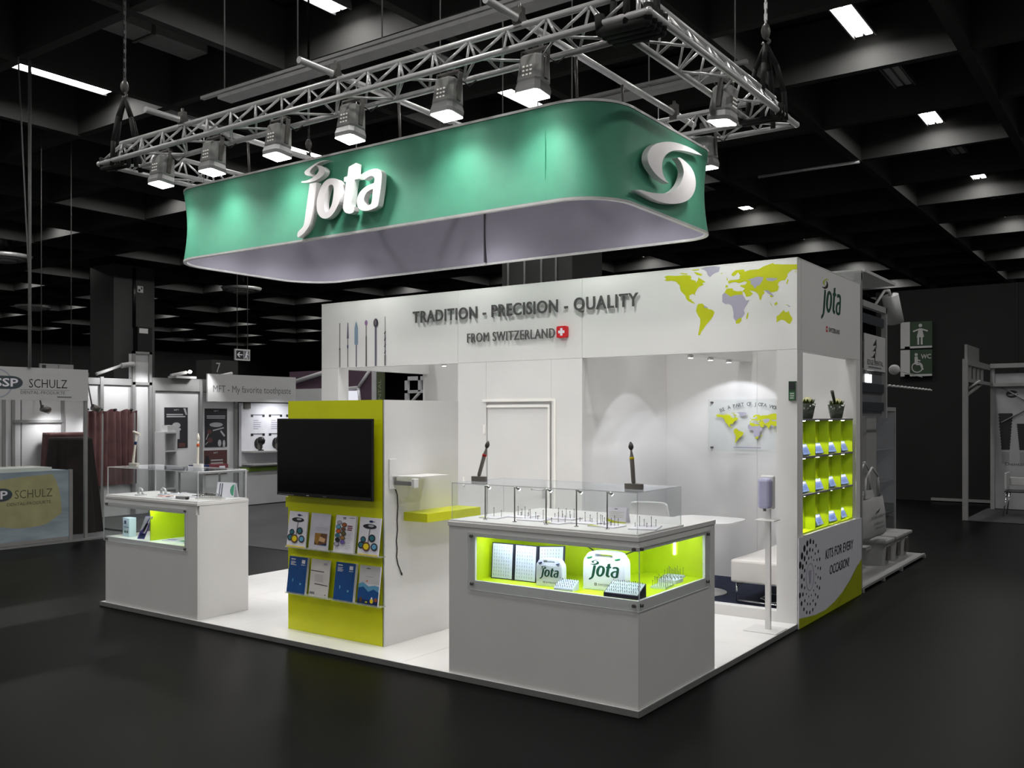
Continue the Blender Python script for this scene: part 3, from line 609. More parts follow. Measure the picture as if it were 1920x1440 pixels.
g = G(); wall(g, prof, True); g.build('fabric', green, ring)
g = G(); wall(g, [(z, o - 0.02) for z, o in prof], False); g.build('lining', ringin, ring)
for zz, nm in ((RB, 'bottom_rim'), (RT, 'top_rim')):
    g = G(); wall(g, [(zz - 0.008, 0.004), (zz + 0.008, 0.004)], True); wall(g, [(zz + 0.008, 0.004), (zz + 0.008, -0.026)], True); wall(g, [(zz - 0.008, -0.026), (zz + 0.008, -0.026)], False)
    wall(g, [(zz - 0.008, -0.026), (zz - 0.008, 0.004)], True)
    g.build(nm, alu, ring)
G().box(-2.51, -2.50, RY1 - 0.06, RY1 - 0.02, RB + 0.01, RT).build('lining_seam', M('seam_grey', (70, 66, 74)), ring)
G().box(-0.773, -0.770, RY0 + 0.018, RY0 + 0.026, RB + 0.04, RT - 0.04).build('fabric_seam', M('seam_green', (44, 128, 96)), ring)
fr = FX(-2.995, RY0 - 0.004, 3.085)
for n, ol in logo_outlines(0.86):
    vs, fs = curve_mesh(ol, 0.05); g = G(); g.frame_add(fr, [(a, b, c) for a, b, c in vs], fs); g.build('logo_' + n, letterw, ring)
fr = FY(RX1 + 0.0, 0, 0)
for n in ('crescent_a', 'crescent_b'):
    vs, fs = curve_mesh([smooth([(a*0.86 - 0.663, b*0.86 + 0.241) for a, b in EMBLEM[n]], 3)], 0.045); g = G(); g.frame_add(fr, vs, fs); g.build('logo_crescent', letterw, ring)
# ================================================================ THE STAND: platform and shell
BW, WY, BY = -5.5, 2.73, 4.58            # left edge, wall front, back edge
plat = thing('stand_platform', 'low white platform of the jota stand with grey edge trim', 'platform', (-2.7, 2.3, 0))
B('base', M('edge_grey', (96, 95, 92), 0.4, 0.3), plat, -5.46, -0.002, 0.002, BY, 0.0, 0.03)
nx, ny = 6, 3
for i in range(nx):
    for j in range(ny):
        xa, xb = -5.46 + 5.46*i/nx, -5.46 + 5.46*(i+1)/nx; ya, yb = WY*j/ny, WY*(j+1)/ny
        B('floor_panel', deckm, plat, xa + 0.001, xb - 0.001, ya + 0.001, yb - 0.001, 0.028, 0.04)
B('floor_panel', deckm, plat, -5.46, -2.05, WY + 0.001, BY, 0.028, 0.04)
B('carpet', carpet, plat, -2.05, -0.08, WY + 0.1, BY - 0.08, 0.028, 0.046)
B('edge_trim', alud, plat, -5.465, 0.0, -0.004, 0.003, 0.004, 0.040); B('edge_trim', alud, plat, -0.004, 0.003, 0.003, WY, 0.004, 0.040)
B('edge_trim', alud, plat, -5.468, -5.46, 0.0, BY, 0.004, 0.040)

sh = thing('stand_walls', 'white panelled stand walls with grey slogan, world map and storage cabin', 'exhibition stand', (-2.7, 3.6, 0.04))
hp = []
for a, b in ((BW, -3.5), (-3.5, -2.02), (-2.02, 0)):
    hp.append(B('header_panel', offwhite, sh, a + 0.0015, b - 0.0015, WY, WY + 0.1, 2.262, 2.995))
B('header_panel', offwhite, sh, -0.1, 0.0, WY + 0.102, BY, 2.262, 2.995)
B('header_panel', offwhite, sh, BW, BW + 0.1, WY + 0.102, BY, 2.262, 2.995)
B('top_cap', white, sh, BW - 0.002, 0.002, WY - 0.002, WY + 0.102, 2.995, 3.002); B('top_cap', white, sh, -0.102, 0.002, WY + 0.102, BY, 2.995, 3.002)
B('pillar', offwhite, sh, BW, BW + 0.27, WY, WY + 0.16, 0.04, 2.26)
B('pillar', offwhite, sh, -0.17, 0.0, WY, WY + 0.14, 0.04, 2.26)
B('pillar', offwhite, sh, -0.1, 0.0, BY - 0.14, BY, 0.04, 2.26)
for a, b in ((BW, -3.5), (-3.5, -2.05), (-2.05, -1.0), (-1.0, -0.102)):
    B('back_panel', offwhite, sh, a + 0.001, b - 0.001, BY - 0.08, BY - 0.002, 0.046 if a > -2.1 else 0.04, 2.99)
# storage cabin with a flush door
cz = 2.26
B('cabin_panel', offwhite, sh, -3.5, -3.14, WY, WY + 0.05, 0.04, cz); B('cabin_panel', offwhite, sh, -2.36, -2.02, WY, WY + 0.05, 0.04, cz)
B('cabin_panel', offwhite, sh, -3.138, -2.362, WY, WY + 0.05, 1.86, cz)
B('cabin_panel', offwhite, sh, -2.09, -2.02, WY + 0.052, BY - 0.082, 0.046, 2.9); B('cabin_panel', offwhite, sh, -3.5, -3.43, WY + 0.052, BY - 0.082, 0.04, 2.9)
door = B('cabin_door', offwhite, sh, -3.13, -2.385, WY + 0.012, WY + 0.05, 0.05, 1.835)
g = G().tube((-2.45, WY - 0.045, 1.015), (-2.56, WY - 0.045, 1.015), 0.008).tube((-2.45, WY + 0.012, 1.015), (-2.45, WY - 0.045, 1.015), 0.008)
g.box(-2.47, -2.43, WY + 0.006, WY + 0.013, 0.93, 1.09).tube((-2.45, WY + 0.0, 0.955), (-2.45, WY + 0.01, 0.955), 0.009); g.build('handle', alu, door)
fw = M('door_frame_white', (248, 246, 242), 0.3, var=0.01)
B('door_frame', fw, sh, -3.18, -2.31, WY - 0.010, WY + 0.0, 1.862, 1.885); B('door_frame', fw, sh, -2.33, -2.31, WY - 0.010, WY + 0.0, 0.05, 1.862)
B('door_frame', fw, sh, -3.13, -2.38, WY - 0.006, WY + 0.012, 1.806, 1.826); B('door_frame', fw, sh, -2.40, -2.38, WY - 0.006, WY + 0.012, 0.05, 1.806)
for x, z in ((-3.16, 1.55), (-3.42, 1.02)):
    G().tube((x, WY - 0.012, z), (x, WY, z), 0.012).box(x - 0.01, x + 0.01, WY - 0.008, WY, z, z + 0.08).build('coat_hook', fw, sh)
B('threshold', offwhite, sh, -2.02, -0.17, WY, WY + 0.1, 0.04, 0.125)
# right side wall and its printed graphic
B('side_low_panel', offwhite, sh, -0.07, -0.002, WY + 0.142, BY - 0.142, 0.047, 0.72)
gp = B('graphic_panel', M('graphic_grey', (206, 205, 214), 0.5, var=0.02), sh, 0.004, 0.014, WY, BY, 0.0, 0.735)
p = Print(FY(0.014, WY, 0.0))
sw = [(0, 0.085), (0.2, 0.065), (0.42, 0.045), (0.7, 0.04), (0.95, 0.066), (1.2, 0.115), (1.45, 0.19), (1.65, 0.265), (1.848, 0.345)]
p.poly([(0, 0.0), (1.848, 0.0)] + sw[::-1], M('swoosh_green', (150, 160, 10), 0.5)); p.line((1.02, 0.0), (1.72, 0.30), 0.008, M('swoosh_line', (104, 112, 6), 0.5))
for k, (r, n) in enumerate(((0.155, 14), (0.215, 18), (0.28, 22))):
    for i in range(n):
        a = 2*math.pi*i/n + 0.2*k
        s_ = (0.010 + 0.006*k) * (0.55 + 0.65*max(0.0, math.cos(a - 2.6))) + 0.003
        u, v = 0.28 + r*math.cos(a)*1.0, 0.385 + r*1.05*math.sin(a)
        if u < 0.015 or v < 0.07: continue
        p.ell(u, v, s_, s_*1.05, inkm, 12); p.w -= p.step
p.w += p.step
p.ring(0.28, 0.385, 0.105, 0.115, 0.008, greyprint); p.poly([(0.245, 0.44), (0.315, 0.44), (0.30, 0.33), (0.26, 0.33)], greyprint)
p.text('KITS FOR EVERY', 0.70, 0.475, 0.86, 0.085, inkm, 0.005, 0.12); p.text('OCCASION!', 0.82, 0.325, 0.60, 0.085, inkm, 0.005, 0.12)
p.build('graphic_print', gp)
B('sill', white, sh, -0.2, 0.014, WY + 0.14, BY - 0.14, 0.735, 0.742)
# lettering, flag, map, burs and logo on the header
def letters(s, x, y, z, w, h, m, parent, depth=0.012, gap=0.012):
    vs, fs = text_mesh(s, 0.1, 0.012 if 'M' not in s else 0.0, 0, 4, 1.1); vs = fit(vs, 0, 0, w, h, depth / 0.1)
    fr = FX(x, y - gap, z)
    for v, f in islands(vs, fs):
        g = G(); g.frame_add(fr, v, f); c, d = min(((q[0], q[1]) for q in v), key=lambda q: q[0])
        c += 0.006
        g.tube((x + c, y, z + d), (x + c, y - gap, z + d), 0.003, n=6); g.build('letter', m, parent)
letters('TRADITION - PRECISION - QUALITY', -4.095, WY, 2.68, 2.668, 0.145, letterm, hp[1])
letters('FROM SWITZERLAND', -3.364, WY, 2.463, 1.054, 0.092, M('letter_grey_light', (96, 96, 96), 0.4, 0.3), hp[1], 0.012)
fg = G(); rr = []
for cx, cy, a0 in ((0.095, 0.015, -90), (0.095, 0.095, 0), (0.015, 0.095, 90), (0.015, 0.015, 180)):
    rr += [(cx + 0.015*math.cos(R(a0 + k*30)), cy + 0.015*math.sin(R(a0 + k*30))) for k in range(4)]
fr = FX(-2.278, WY, 2.457); fg.prism(fr, rr, 0.0, 0.04); fo = fg.build('flag_badge', red, hp[1])
p = Print(frame((-2.278, WY - 0.04, 2.457))); p.rect(0.042, 0.068, 0.02, 0.09, paper).rect(0.02, 0.09, 0.042, 0.068, paper); p.build('white_cross', hp[1])
p = Print(FX(-1.178, WY, 2.415)); map_print(p, 0, 0, 1.174, 0.575); p.build('world_map', hp[2])
p = Print(FX(0, WY, 0))
gm, vi = M('bur_grey', (116, 110, 112), 0.4), M('bur_violet', (96, 88, 112), 0.4)
zb = 2.268
p.rect(-5.217, -5.193, zb, 2.48, M('bur_pale', (142, 136, 138), 0.4)).rect(-5.212, -5.198, 2.48, 2.768, gm).rect(-5.213, -5.197, 2.468, 2.486, inkm)
p.rect(-5.085, -5.071, zb, 2.60, gm).poly([(-5.095, 2.59), (-5.061, 2.59), (-5.063, 2.62), (-5.07, 2.765), (-5.082, 2.768), (-5.09, 2.62)], vi).rect(-5.087, -5.069, 2.48, 2.515, navy)
p.rect(-4.953, -4.937, zb, 2.52, vi).poly([(-4.973, 2.515), (-4.917, 2.515), (-4.918, 2.70), (-4.935, 2.755), (-4.945, 2.772), (-4.957, 2.755), (-4.972, 2.70)], M('bur_blue', (130, 152, 172), 0.4))
p.rect(-4.801, -4.783, zb, 2.60, M('bur_bronze', (88, 80, 74), 0.4)).rect(-4.797, -4.787, 2.6, 2.74, M('bur_bronze')).ell(-4.792, 2.748, 0.022, 0.03, M('bur_pink', (138, 104, 146), 0.4))
p.rect(-4.662, -4.634, zb, 2.70, M('bur_slate', (100, 100, 116), 0.4)).ell(-4.646, 2.738, 0.036, 0.05, M('bur_dark', (66, 60, 74), 0.4)).ell(-4.652, 2.745, 0.012, 0.03, gm)
p.rect(-4.519, -4.497, zb, 2.38, gm).rect(-4.514, -4.502, 2.38, 2.60, vi).rect(-4.511, -4.505, 2.60, 2.80, gm)
for k in range(4): p.line((-4.517, 2.40 + 0.07*k), (-4.499, 2.43 + 0.07*k), 0.012, inkm)
p.build('bur_print', hp[0])
p = Print(FY(0.0, WY, 0)); p.w = 0.001
logo_print(p, 0.62, 2.555, 0.59, darkgreen, limeprint, inkm); swiss(p, 0.76, 2.455, 0.05); p.text('SWITZERLAND', 0.84, 2.46, 0.33, 0.04, inkm, 0.01)
p.build('logo_print', bpy.data.objects['header_panel.003'])
# ceiling spot rails inside the rooms
def spotrail(lab, x0, x1, y0, y1, z0, z1, spots, pw):
    t = thing('spot_rail', lab, 'spotlight rail', ((x0+x1)/2, (y0+y1)/2, z0))
    B('beam', offwhite, t, x0, x1, y0, y1, z0, z1)
    for (x, y) in spots:
        sp = G().lathe((x, y, z0 - 0.03), [(0.028, 0), (0.03, 0.02), (0.02, 0.03)], 14).build('spot', chrome, t)
        G().tube((x, y, z0 - 0.032), (x, y, z0 - 0.029), 0.022, n=12).build('bulb', lampw, sp)
        light('spot_glow', 'SPOT', (x, y, z0 - 0.04), (-0.1, 0.3, -1), pw, t, (0.90, 0.93, 1.0), 0.015, angle=112, blend=0.2)
spotrail('white spotlight rail under the header of the right meeting room', -1.19, -1.05, WY + 0.1, BY - 0.08, 2.28, 2.40, [(-1.12, 3.15), (-1.12, 3.6), (-1.12, 4.05)], POW['room'])
light('spot_glow', 'SPOT', (-1.12, 3.4, 2.24), (-0.75, 0.25, -1), POW['room']*0.8, bpy.data.objects['spot_rail'], (0.94, 0.95, 1.0), 0.015, angle=70, blend=0.08)  # extra beam without its own lamp, added to light the cabin side
spotrail('slim white spotlight rail inside the open left room', -4.1, -4.04, WY + 0.1, BY - 0.08, 2.30, 2.36, [(-4.07, 3.2), (-4.07, 3.9)], POW['room']*1.6)

# ================================================================ CUBE SHELF ON THE RIGHT SIDE
cs = thing('cube_shelf', 'lime green lit shelf of twelve compartments set in the right side wall', 'shelf', (-0.1, 3.62, 0.742))
ys = [2.872, 3.245, 3.62, 3.995, 4.37]; zs = [0.742, 1.055, 1.368, 1.682]
B('back_cover', offwhite, cs, -0.190, -0.1125, ys[0] - 0.01, ys[-1] + 0.01, zs[0], zs[-1])
shg = M('shelf_edge_shade', (120, 118, 124), 0.5)  # shade on the board edges, put into the colour as grey
for z in zs: B('shelf_board', limebright if z < 0.8 else shg, cs, -0.19 if z > 1.6 else -0.10, -0.012, ys[0] - 0.01, ys[-1] + 0.01, z, z + 0.014)
for y in ys:
    for k in range(3): B('divider', limebright, cs, -0.10, -0.015, y - 0.006, y + 0.006, zs[k] + 0.014, zs[k+1])
B('back_board', limebright, cs, -0.112, -0.101, ys[0] - 0.01, ys[-1] + 0.01, zs[0], zs[-1] + 0.014)
for k in range(3):
    for i in range(4):
        y, z = (ys[i] + ys[i+1])/2, zs[k+1]
        G().tube((-0.045, y - 0.05, z - 0.006), (-0.045, y - 0.05, z), 0.02, n=14).build('spot', ledw, cs)
        light('cell_glow', 'SPOT', (-0.045, y - 0.05, z - 0.01), (-0.05, 0.30, -1), POW['cell'], cs, (1, 1, 0.94), 0.01, angle=72, blend=0.2)
kb0 = None
rown = ['bottom', 'middle', 'top']; coln = ['first cell from the front', 'second cell', 'third cell', 'last cell at the back']
for k in range(3):
    for i in range(4):
        if (k, i) == (0, 0): continue
        lab = 'pale blue kit box, %s row of lime shelf, %s' % (rown[k], coln[i])
        loc = (-0.058 - 0.005*((i+k) % 2), ys[i] + 0.19 + 0.012*((i*3 + k) % 4), zs[k] + 0.0145)
        if kb0 is None:
            kb0 = thing('kit_box', lab, 'box', (0, 0, 0), 'kit boxes in the lime shelf')
            a = R(24); up = Vector((-math.sin(a), 0, math.cos(a))); nn = Vector((math.cos(a), 0, math.sin(a)))
            G().obox(up*0.05 + nn*0.016 + Vector((0, 0, -0.0)), (0, 0.085, 0), nn*0.014, up*0.048).build('carton', lightblue, kb0, 0.002)
            pr = Print(frame(nn*0.030 + up*0.002 + Vector((0, -0.085, 0)), (0, 1, 0), up)); pr.rect(0.012, 0.158, 0.07, 0.088, paper).bars(0.015, 0.15, 0.055, 3, 0.014, 0.006, M('print_mid_blue', (100, 122, 200), 0.5)); pr.build('cover_print', kb0)
            kb0.location = loc; ORG[kb0.name] = Vector(loc)
        else: dup(kb0, loc, lab, R(random.uniform(-8, 8)))
t = thing('hand_tool', 'small dark angled tool lying in the empty front cell of the lime shelf', 'tool', (-0.1, 2.96, 0.757))
G().path([(-0.1, 2.9, 0.765), (-0.1, 2.95, 0.79), (-0.1, 3.0, 0.77), (-0.1, 3.05, 0.768)], 0.008, 8).build('shaft', black, t)
G().ball((-0.1, 3.05, 0.768), (0.012, 0.016, 0.011)).build('tip', chrome, t)
def glasspot(y, lab, blade):
    t = thing('plant_pot', lab, 'plant', (-0.10, y, 1.697))
    G().lathe((-0.10, y, 1.697), [(0.05, 0), (0.055, 0.01), (0.078, 0.13), (0.074, 0.13), (0.05, 0.012)], 20).build('glass', M('smoky_glass', (70, 76, 66), 0.15, var=0.02), t)
    for k in range(12):
        a = k*2.4; r = 0.045
        c = Vector((-0.10 + r*math.cos(a), y + r*math.sin(a), 1.80)); d = Vector((0.45*math.cos(a), 0.45*math.sin(a), 1)).normalized()
        s = d.cross(Vector((0, 0, 1))).normalized()
        G().add([c - s*0.012, c + d*0.03 - s*0.02, c + d*0.075, c + d*0.03 + s*0.02, c + s*0.012, c + d*0.03 + Vector((0, 0, 0.006))], [[0, 1, 5], [1, 2, 5], [2, 3, 5], [3, 4, 5], [4, 0, 5]]).build('leaf', M('leaf_green', (62, 82, 22), 0.5, var=0.3, scale=30), t)
    G().ball((-0.09, y, 1.845), (0.045, 0.045, 0.04)).build('flower', M('cream_petal', (216, 214, 160), 0.6, var=0.15, scale=40), t)
    if blade: G().tube((-0.10, y - 0.02, 1.80), (-0.10, y - 0.13, 1.95), 0.012, 0.016, n=8).build('stem', M('leaf_dark', (40, 48, 20), 0.5), t)
glasspot(3.27, 'small green plant in dark glass on the front half of the lime shelf', False)
glasspot(4.14, 'small plant with one tall dark stem on the back half of the lime shelf top', True)

# ================================================================ RIGHT MEETING ROOM
t = thing('wall_sign', 'clear acrylic wall plaque with world map reading BE A PART OF JOTA WORLD', 'sign', (-1.05, BY - 0.09, 1.62))
G().box(-1.52, -0.55, BY - 0.112, BY - 0.106, 1.355, 1.895, my=1, m=0).build('plate', [gedge, glass], t)
for x in (-1.485, -0.585):
    for z in (1.39, 1.862): G().tube((x, BY - 0.118, z), (x, BY - 0.08, z), 0.011, n=12).build('standoff', steel, t)
p = Print(FX(-1.52, BY - 0.113, 1.355))
map_print(p, 0.085, 0.088, 0.76, 0.315)
s = 'BE A PART OF JOTA WORLD'; n = len(s)
for k, ch in enumerate(s):
    if ch == ' ': continue
    a = R(36) * (k/(n-1) - 0.5)*2*0.62; r = 0.83
    vs, fs = text_mesh(ch, 0, 0.01, 0, 2); vs = [(q[0]*0.052 - 0.015, q[1]*0.052, 0) for q in vs]
    p.mesh([(0.465 + (r + q[1])*math.sin(a) + q[0]*math.cos(a), 0.47 - r + (r + q[1])*math.cos(a) - q[0]*math.sin(a), 0) for q in vs], fs, letterm); p.w -= p.step
p.w += p.step
p.bars(0.28, 0.57, 0.047, 1, 0.02, 0.012, greyprint, 0); p.build('plaque_print', t)
t = thing('call_box', 'small dark green notice box fixed to the white right pillar', 'box', (-0.03, WY, 1.84))
B('case', M('box_green', (24, 62, 34), 0.4), t, -0.062, -0.004, WY - 0.025, WY, 1.845, 2.0); p = Print(FX(-0.062, WY - 0.025, 1.845)); p.rect(0.006, 0.05, 0.006, 0.07, M('box_panel', (60, 112, 78), 0.4)).bars(0.012, 0.046, 0.06, 3, 0.018, 0.008, bsign, 0.2).rect(0.006, 0.05, 0.09, 0.145, inkm); p.build('notice', t)
B('side_tab', bsign, t, -0.004, 0.0, WY - 0.02, WY - 0.001, 1.85, 1.99)
# hand sanitiser stand
sx, sy = -0.12, 2.40
t = thing('sanitizer_stand', 'white hand sanitiser dispenser on a slim pole in front of the right pillar', 'sanitizer', (sx, sy, 0.0405))
B('base_plate', white, t, sx - 0.15, sx + 0.11, sy - 0.14, sy + 0.12, 0.0405, 0.047, bevel=0.002)
B('pole', offwhite, t, sx - 0.02, sx + 0.02, sy - 0.015, sy + 0.015, 0.047, 1.05)
B('drip_tray', white, t, sx - 0.07, sx + 0.09, sy - 0.12, sy + 0.016, 0.905, 0.913, bevel=0.003)
G().box(sx - 0.055, sx + 0.055, sy - 0.03, sy + 0.012, 0.99, 1.255).build('dispenser_back', white, t, 0.012)
G().box(sx - 0.05, sx + 0.05, sy - 0.11, sy - 0.031, 1.0, 1.235).build('dispenser_cover', M('dispenser_lilac', (176, 176, 206), 0.35), t, 0.022)
G().tube((sx, sy - 0.08, 0.98), (sx, sy - 0.08, 1.0), 0.012).build('nozzle', alud, t)
# white table, chair, bench
tx, ty = -1.1, 3.42
t = thing('cafe_table', 'white table with rounded top behind the right display counter', 'table', (tx, ty, 0.046))
pts = []
for cx, cy, a0 in ((0.2, -0.13, -90), (0.2, 0.13, 0), (-0.2, 0.13, 90), (-0.2, -0.13, 180)):
    pts += [(tx + cx + 0.13*math.cos(R(a0 + 15*k)), ty + cy + 0.17*math.sin(R(a0 + 15*k))) for k in range(7)]
G().prism((Vector((0, 0, 0)), Vector((1, 0, 0)), Vector((0, 1, 0)), Vector((0, 0, 1))), pts, 0.742, 0.755).build('tabletop', white, t)
G().tube((tx, ty, 0.06), (tx, ty, 0.74), 0.03, n=16).build('column', white, t)
G().lathe((tx - 0.1, ty + 0.12, 0.0465), [(0.25, 0), (0.25, 0.008), (0.05, 0.022), (0.03, 0.03)], 32).build('foot', white, t)
cx, cy = -1.66, 3.3
t = thing('shell_chair', 'white moulded chair half hidden behind the clear hood of the right counter', 'chair', (cx, cy, 0.046))
g = G(); pr = []
for i in range(9):
    a = math.pi*(0.08 + 0.84*i/8)
    pr.append((0.23*math.cos(a), 0.20*math.sin(a)))
vs = []
for z, k in ((0.45, 0.92), (0.6, 1.0), (0.78, 0.98), (0.87, 0.90), (0.885, 0.8)): vs += [(cx + a*k, cy + b*k + 0.03, z) for a, b in pr]
fs = [[j*9 + i, j*9 + i + 1, (j+1)*9 + i + 1, (j+1)*9 + i] for j in range(4) for i in range(8)]
g.add(vs, fs, 0, True); bk = g.build('backrest', white, t); sm_ = bk.modifiers.new('thickness', 'SOLIDIFY'); sm_.thickness = 0.014
G().box(cx - 0.22, cx + 0.22, cy - 0.22, cy + 0.2, 0.435, 0.46).build('seat', white, t, 0.012)
for a in (-1, 1):
    for b in (-1, 1): G().tube((cx + a*0.15, cy + b*0.14, 0.435), (cx + a*0.2, cy + b*0.19, 0.0465), 0.012).build('leg', chrome, t)
t = thing('bench', 'white upholstered bench on a chrome sled frame in the right meeting room', 'bench', (-0.42, 3.8, 0.0465))
G().box(-0.76, -0.12, 3.2, 4.36, 0.235, 0.44).build('cushion', M('white_leather', (226, 222, 218), 0.45, var=0.02), t, 0.02)
for y in (3.26, 4.3):
    G().path([(-0.72, y, 0.235), (-0.72, y, 0.062), (-0.16, y, 0.062), (-0.16, y, 0.235)], 0.011, 10).build('sled_leg', chrome, t)
G().tube((-0.72, 3.26, 0.20), (-0.72, 4.3, 0.20), 0.009).build('rail', chrome, t)
t = thing('white_cable', 'loop of white cable lying on the dark carpet under the bench', 'cable', (-0.3, 3.5, 0.05))
G().path([(-0.45 + 0.14*math.cos(R(30*k)), 3.55 + 0.2*math.sin(R(30*k)), 0.056 + 0.012*(k % 3)) for k in range(12)], 0.006, 6).build('cord', white, t)

# ================================================================ SCREEN KIOSK
KX0, KX1, KY0, KY1, KT = -3.235, -2.2, 0.255, 1.11, 1.838
k_ = thing('screen_kiosk', 'white and lime kiosk block carrying the black screen and brochure racks', 'kiosk', ((KX0+KX1)/2, 0.7, 0.04))
B('front_panel', lime, k_, KX0, KX1 - 0.012, KY0, KY0 + 0.018, 0.041, KT); B('side_panel', offwhite, k_, KX1 - 0.018, KX1, KY0 + 0.0, KY1, 0.041, KT)
B('side_panel', offwhite, k_, KX0, KX0 + 0.018, KY0 + 0.019, KY1, 0.041, KT); B('back_panel', offwhite, k_, KX0 + 0.019, KX1 - 0.019, KY1 - 0.018, KY1, 0.041, KT)
B('top_panel', offwhite, k_, KX0 + 0.018, KX1 - 0.018, KY0 + 0.019, KY1 - 0.019, KT - 0.02, KT - 0.001)
B('edge_tab', lime, k_, KX0 - 0.03, KX0, KY0, KY0 + 0.018, 1.0, 1.08)
B('shelf', lime, k_, KX1, KX1 + 0.23, 0.462, 1.105, 0.94, 1.005, bevel=0.002)
t = thing('television', 'large black flat screen mounted on the lime kiosk front', 'television', (-2.77, 0.2, 1.1))
G().box(-3.285, -2.255, 0.185, 0.205, 1.10, 1.70).build('bezel', black, t, 0.003)
B('display', screen, t, -3.272, -2.268, 0.1835, 0.186, 1.128, 1.688)
B('chin_strip', M('chin_gloss', (30, 30, 32), 0.2), t, -3.28, -2.26, 0.182, 0.186, 1.104, 1.122)
p = Print(FX(-3.285, 0.182, 1.10)); p.rect(0.02, 0.2, 0.006, 0.011, alud).rect(0.34, 0.37, 0.008, 0.013, bsign).rect(0.52, 0.56, 0.008, 0.011, alud); p.build('marking', t)
G().box(-3.1, -2.45, 0.205, 0.235, 1.2, 1.6).box(-2.9, -2.65, 0.235, KY0, 1.3, 1.5).build('back_mount', black, t)
# brochure racks and brochures
def rack(x, w, z, lab):
    t = thing('brochure_rack', lab, 'brochure holder', (x + w/2, KY0, z), 'clear brochure racks on the lime kiosk')
    B('ledge', acry, t, x, x + w, KY0 - 0.065, KY0 - 0.001, z, z + 0.005); B('lip', acry, t, x, x + w, KY0 - 0.068, KY0 - 0.065, z, z + 0.014)
    B('back_plate', glass, t, x, x + w, KY0 - 0.006, KY0 - 0.002, z, z + 0.22); return t
def brochure(x, w, z, h, lab, thick, art, curl=0.0):
    lean = R(7.5)
    O = Vector((x, KY0 - 0.062 + 0.0, z)); U = Vector((1, 0.0, 0)); V = Vector((0, math.sin(lean), math.cos(lean)))
    t = thing('brochure', lab, 'brochure', O, 'brochures in the kiosk racks')
    fr = frame(O, U, V); N = fr[3]
    G().obox(O + U*w/2 + V*h/2 - N*thick/2, U*w/2, V*h/2, N*thick/2).build('pages', paper, t)
    p = Print(fr); art(p, w, h); p.build('cover_print', t); return t
def art_stool(p, w, h):
    p.rect(0, w, 0, h*.045, yellowp).ell(w*.55, h*.90, w*.10, h*.03, navy).rect(w*.62, w*.72, h*.89, h*.91, greytext)
    p.ell(w*.5, h*.77, w*.33, h*.065, inkm).ell(w*.56, h*.785, w*.14, h*.03, M('print_pale_grey', (170, 170, 178), 0.5))
    p.line((w*.52, h*.72), (w*.48, h*.35), w*.04, greytext)
    for a, b, r, c in ((.16, .27, .15, teal), (.24, .42, .13, teal), (.66, .47, .16, teal), (.80, .25, .16, skyp), (.42, .24, .19, brown)):
        p.ell(w*a, h*b, w*r, h*r*.62, inkm if c is not brown else brown); p.ell(w*a, h*b, w*r*.68, h*r*.42, c if c is not brown else yellowp)
def art_photo(p, w, h):
    p.rect(0, w, 0, h, M('print_silver', (196, 194, 204), 0.35, var=0.06, scale=12)).bars(w*.28, w*.95, h*.62, 3, h*.035, h*.012, greyprint, 0.1)
    p.rect(w*.28, w*.92, h*.14, h*.46, brown).poly([(w*.28, h*.46), (w*.6, h*.46), (w*.45, h*.14), (w*.28, h*.25)], M('print_ochre', (150, 110, 40), 0.4, var=0.2, scale=30)).poly([(w*.55, h*.38), (w*.85, h*.32), (w*.8, h*.22), (w*.5, h*.25)], M('print_skin', (200, 160, 120), 0.5)).poly([(w*.5, h*.14), (w*.92, h*.14), (w*.92, h*.2)], navy)
def art_hex(p, w, h):
    p.bars(w*.36, w*.52, h*.95, 2, h*.03, h*.018, inkm, .3).bars(w*.68, w*.95, h*.95, 1, .1, h*.012, greytext, 0).bars(w*.62, w*.9, h*.74, 3, h*.05, h*.03, M('print_wine', (110, 40, 50), 0.5), .3)
    cols = [greyprint, M('print_rust', (150, 80, 44), 0.4), skyp, brown, orange, M('print_olive', (100, 84, 40), 0.4), teal, M('print_tan', (150, 110, 60), 0.4), inkm, purple, greyprint]
    for k, c in enumerate(cols):
        x, y = w*(.2 + .26*(k % 2) - .03*(k//2 % 2)), h*(.80 - .115*(k//2) - .05*(k % 2))
        p.ell(x, y, w*.13, h*.06, inkm if k % 3 else greytext, 14); p.ell(x, y, w*.105, h*.048, c, 14)
    p.bars(w*.60, w*.95, h*.58, 11, h*.045, h*.006, greytext, .35)
def art_blue(p, w, h):
    p.rect(0, w, 0, h, bluep).bars(w*.1, w*.34, h*.94, 1, .1, h*.03, paper, 0).bars(w*.1, w*.42, h*.87, 4, h*.03, h*.014, paper, .4)
    p.rect(w*.7, w*.88, h*.83, h*.93, paper).bars(w*.68, w*.9, h*.80, 1, .1, h*.015, paper, 0).ell(w*.72, h*.28, w*.05, h*.03, skyp).ell(w*.3, h*.36, w*.03, h*.05, skyp).rect(w*.86, w*.88, 0, h*.8, M('print_blue_line', (20, 92, 160), 0.4))
def art_text(p, w, h):
    p.rect(0, w, 0, h, M('print_cream', (214, 210, 206), 0.5)).rect(w*.66, w*.84, h*.86, h*.92, greyprint).line((w*.02, h*.69), (w*.72, h*.68), h*.02, inkm).line((w*.26, h*.35), (w*.96, h*.33), h*.02, inkm).bars(w*.25, w*.8, h*.6, 6, h*.035, h*.008, greyprint, .3).bars(w*.05, w*.32, h*.13, 2, h*.03, h*.02, greytext, .1).rect(w*.86, w*.9, h*.07, h*.1, inkm)
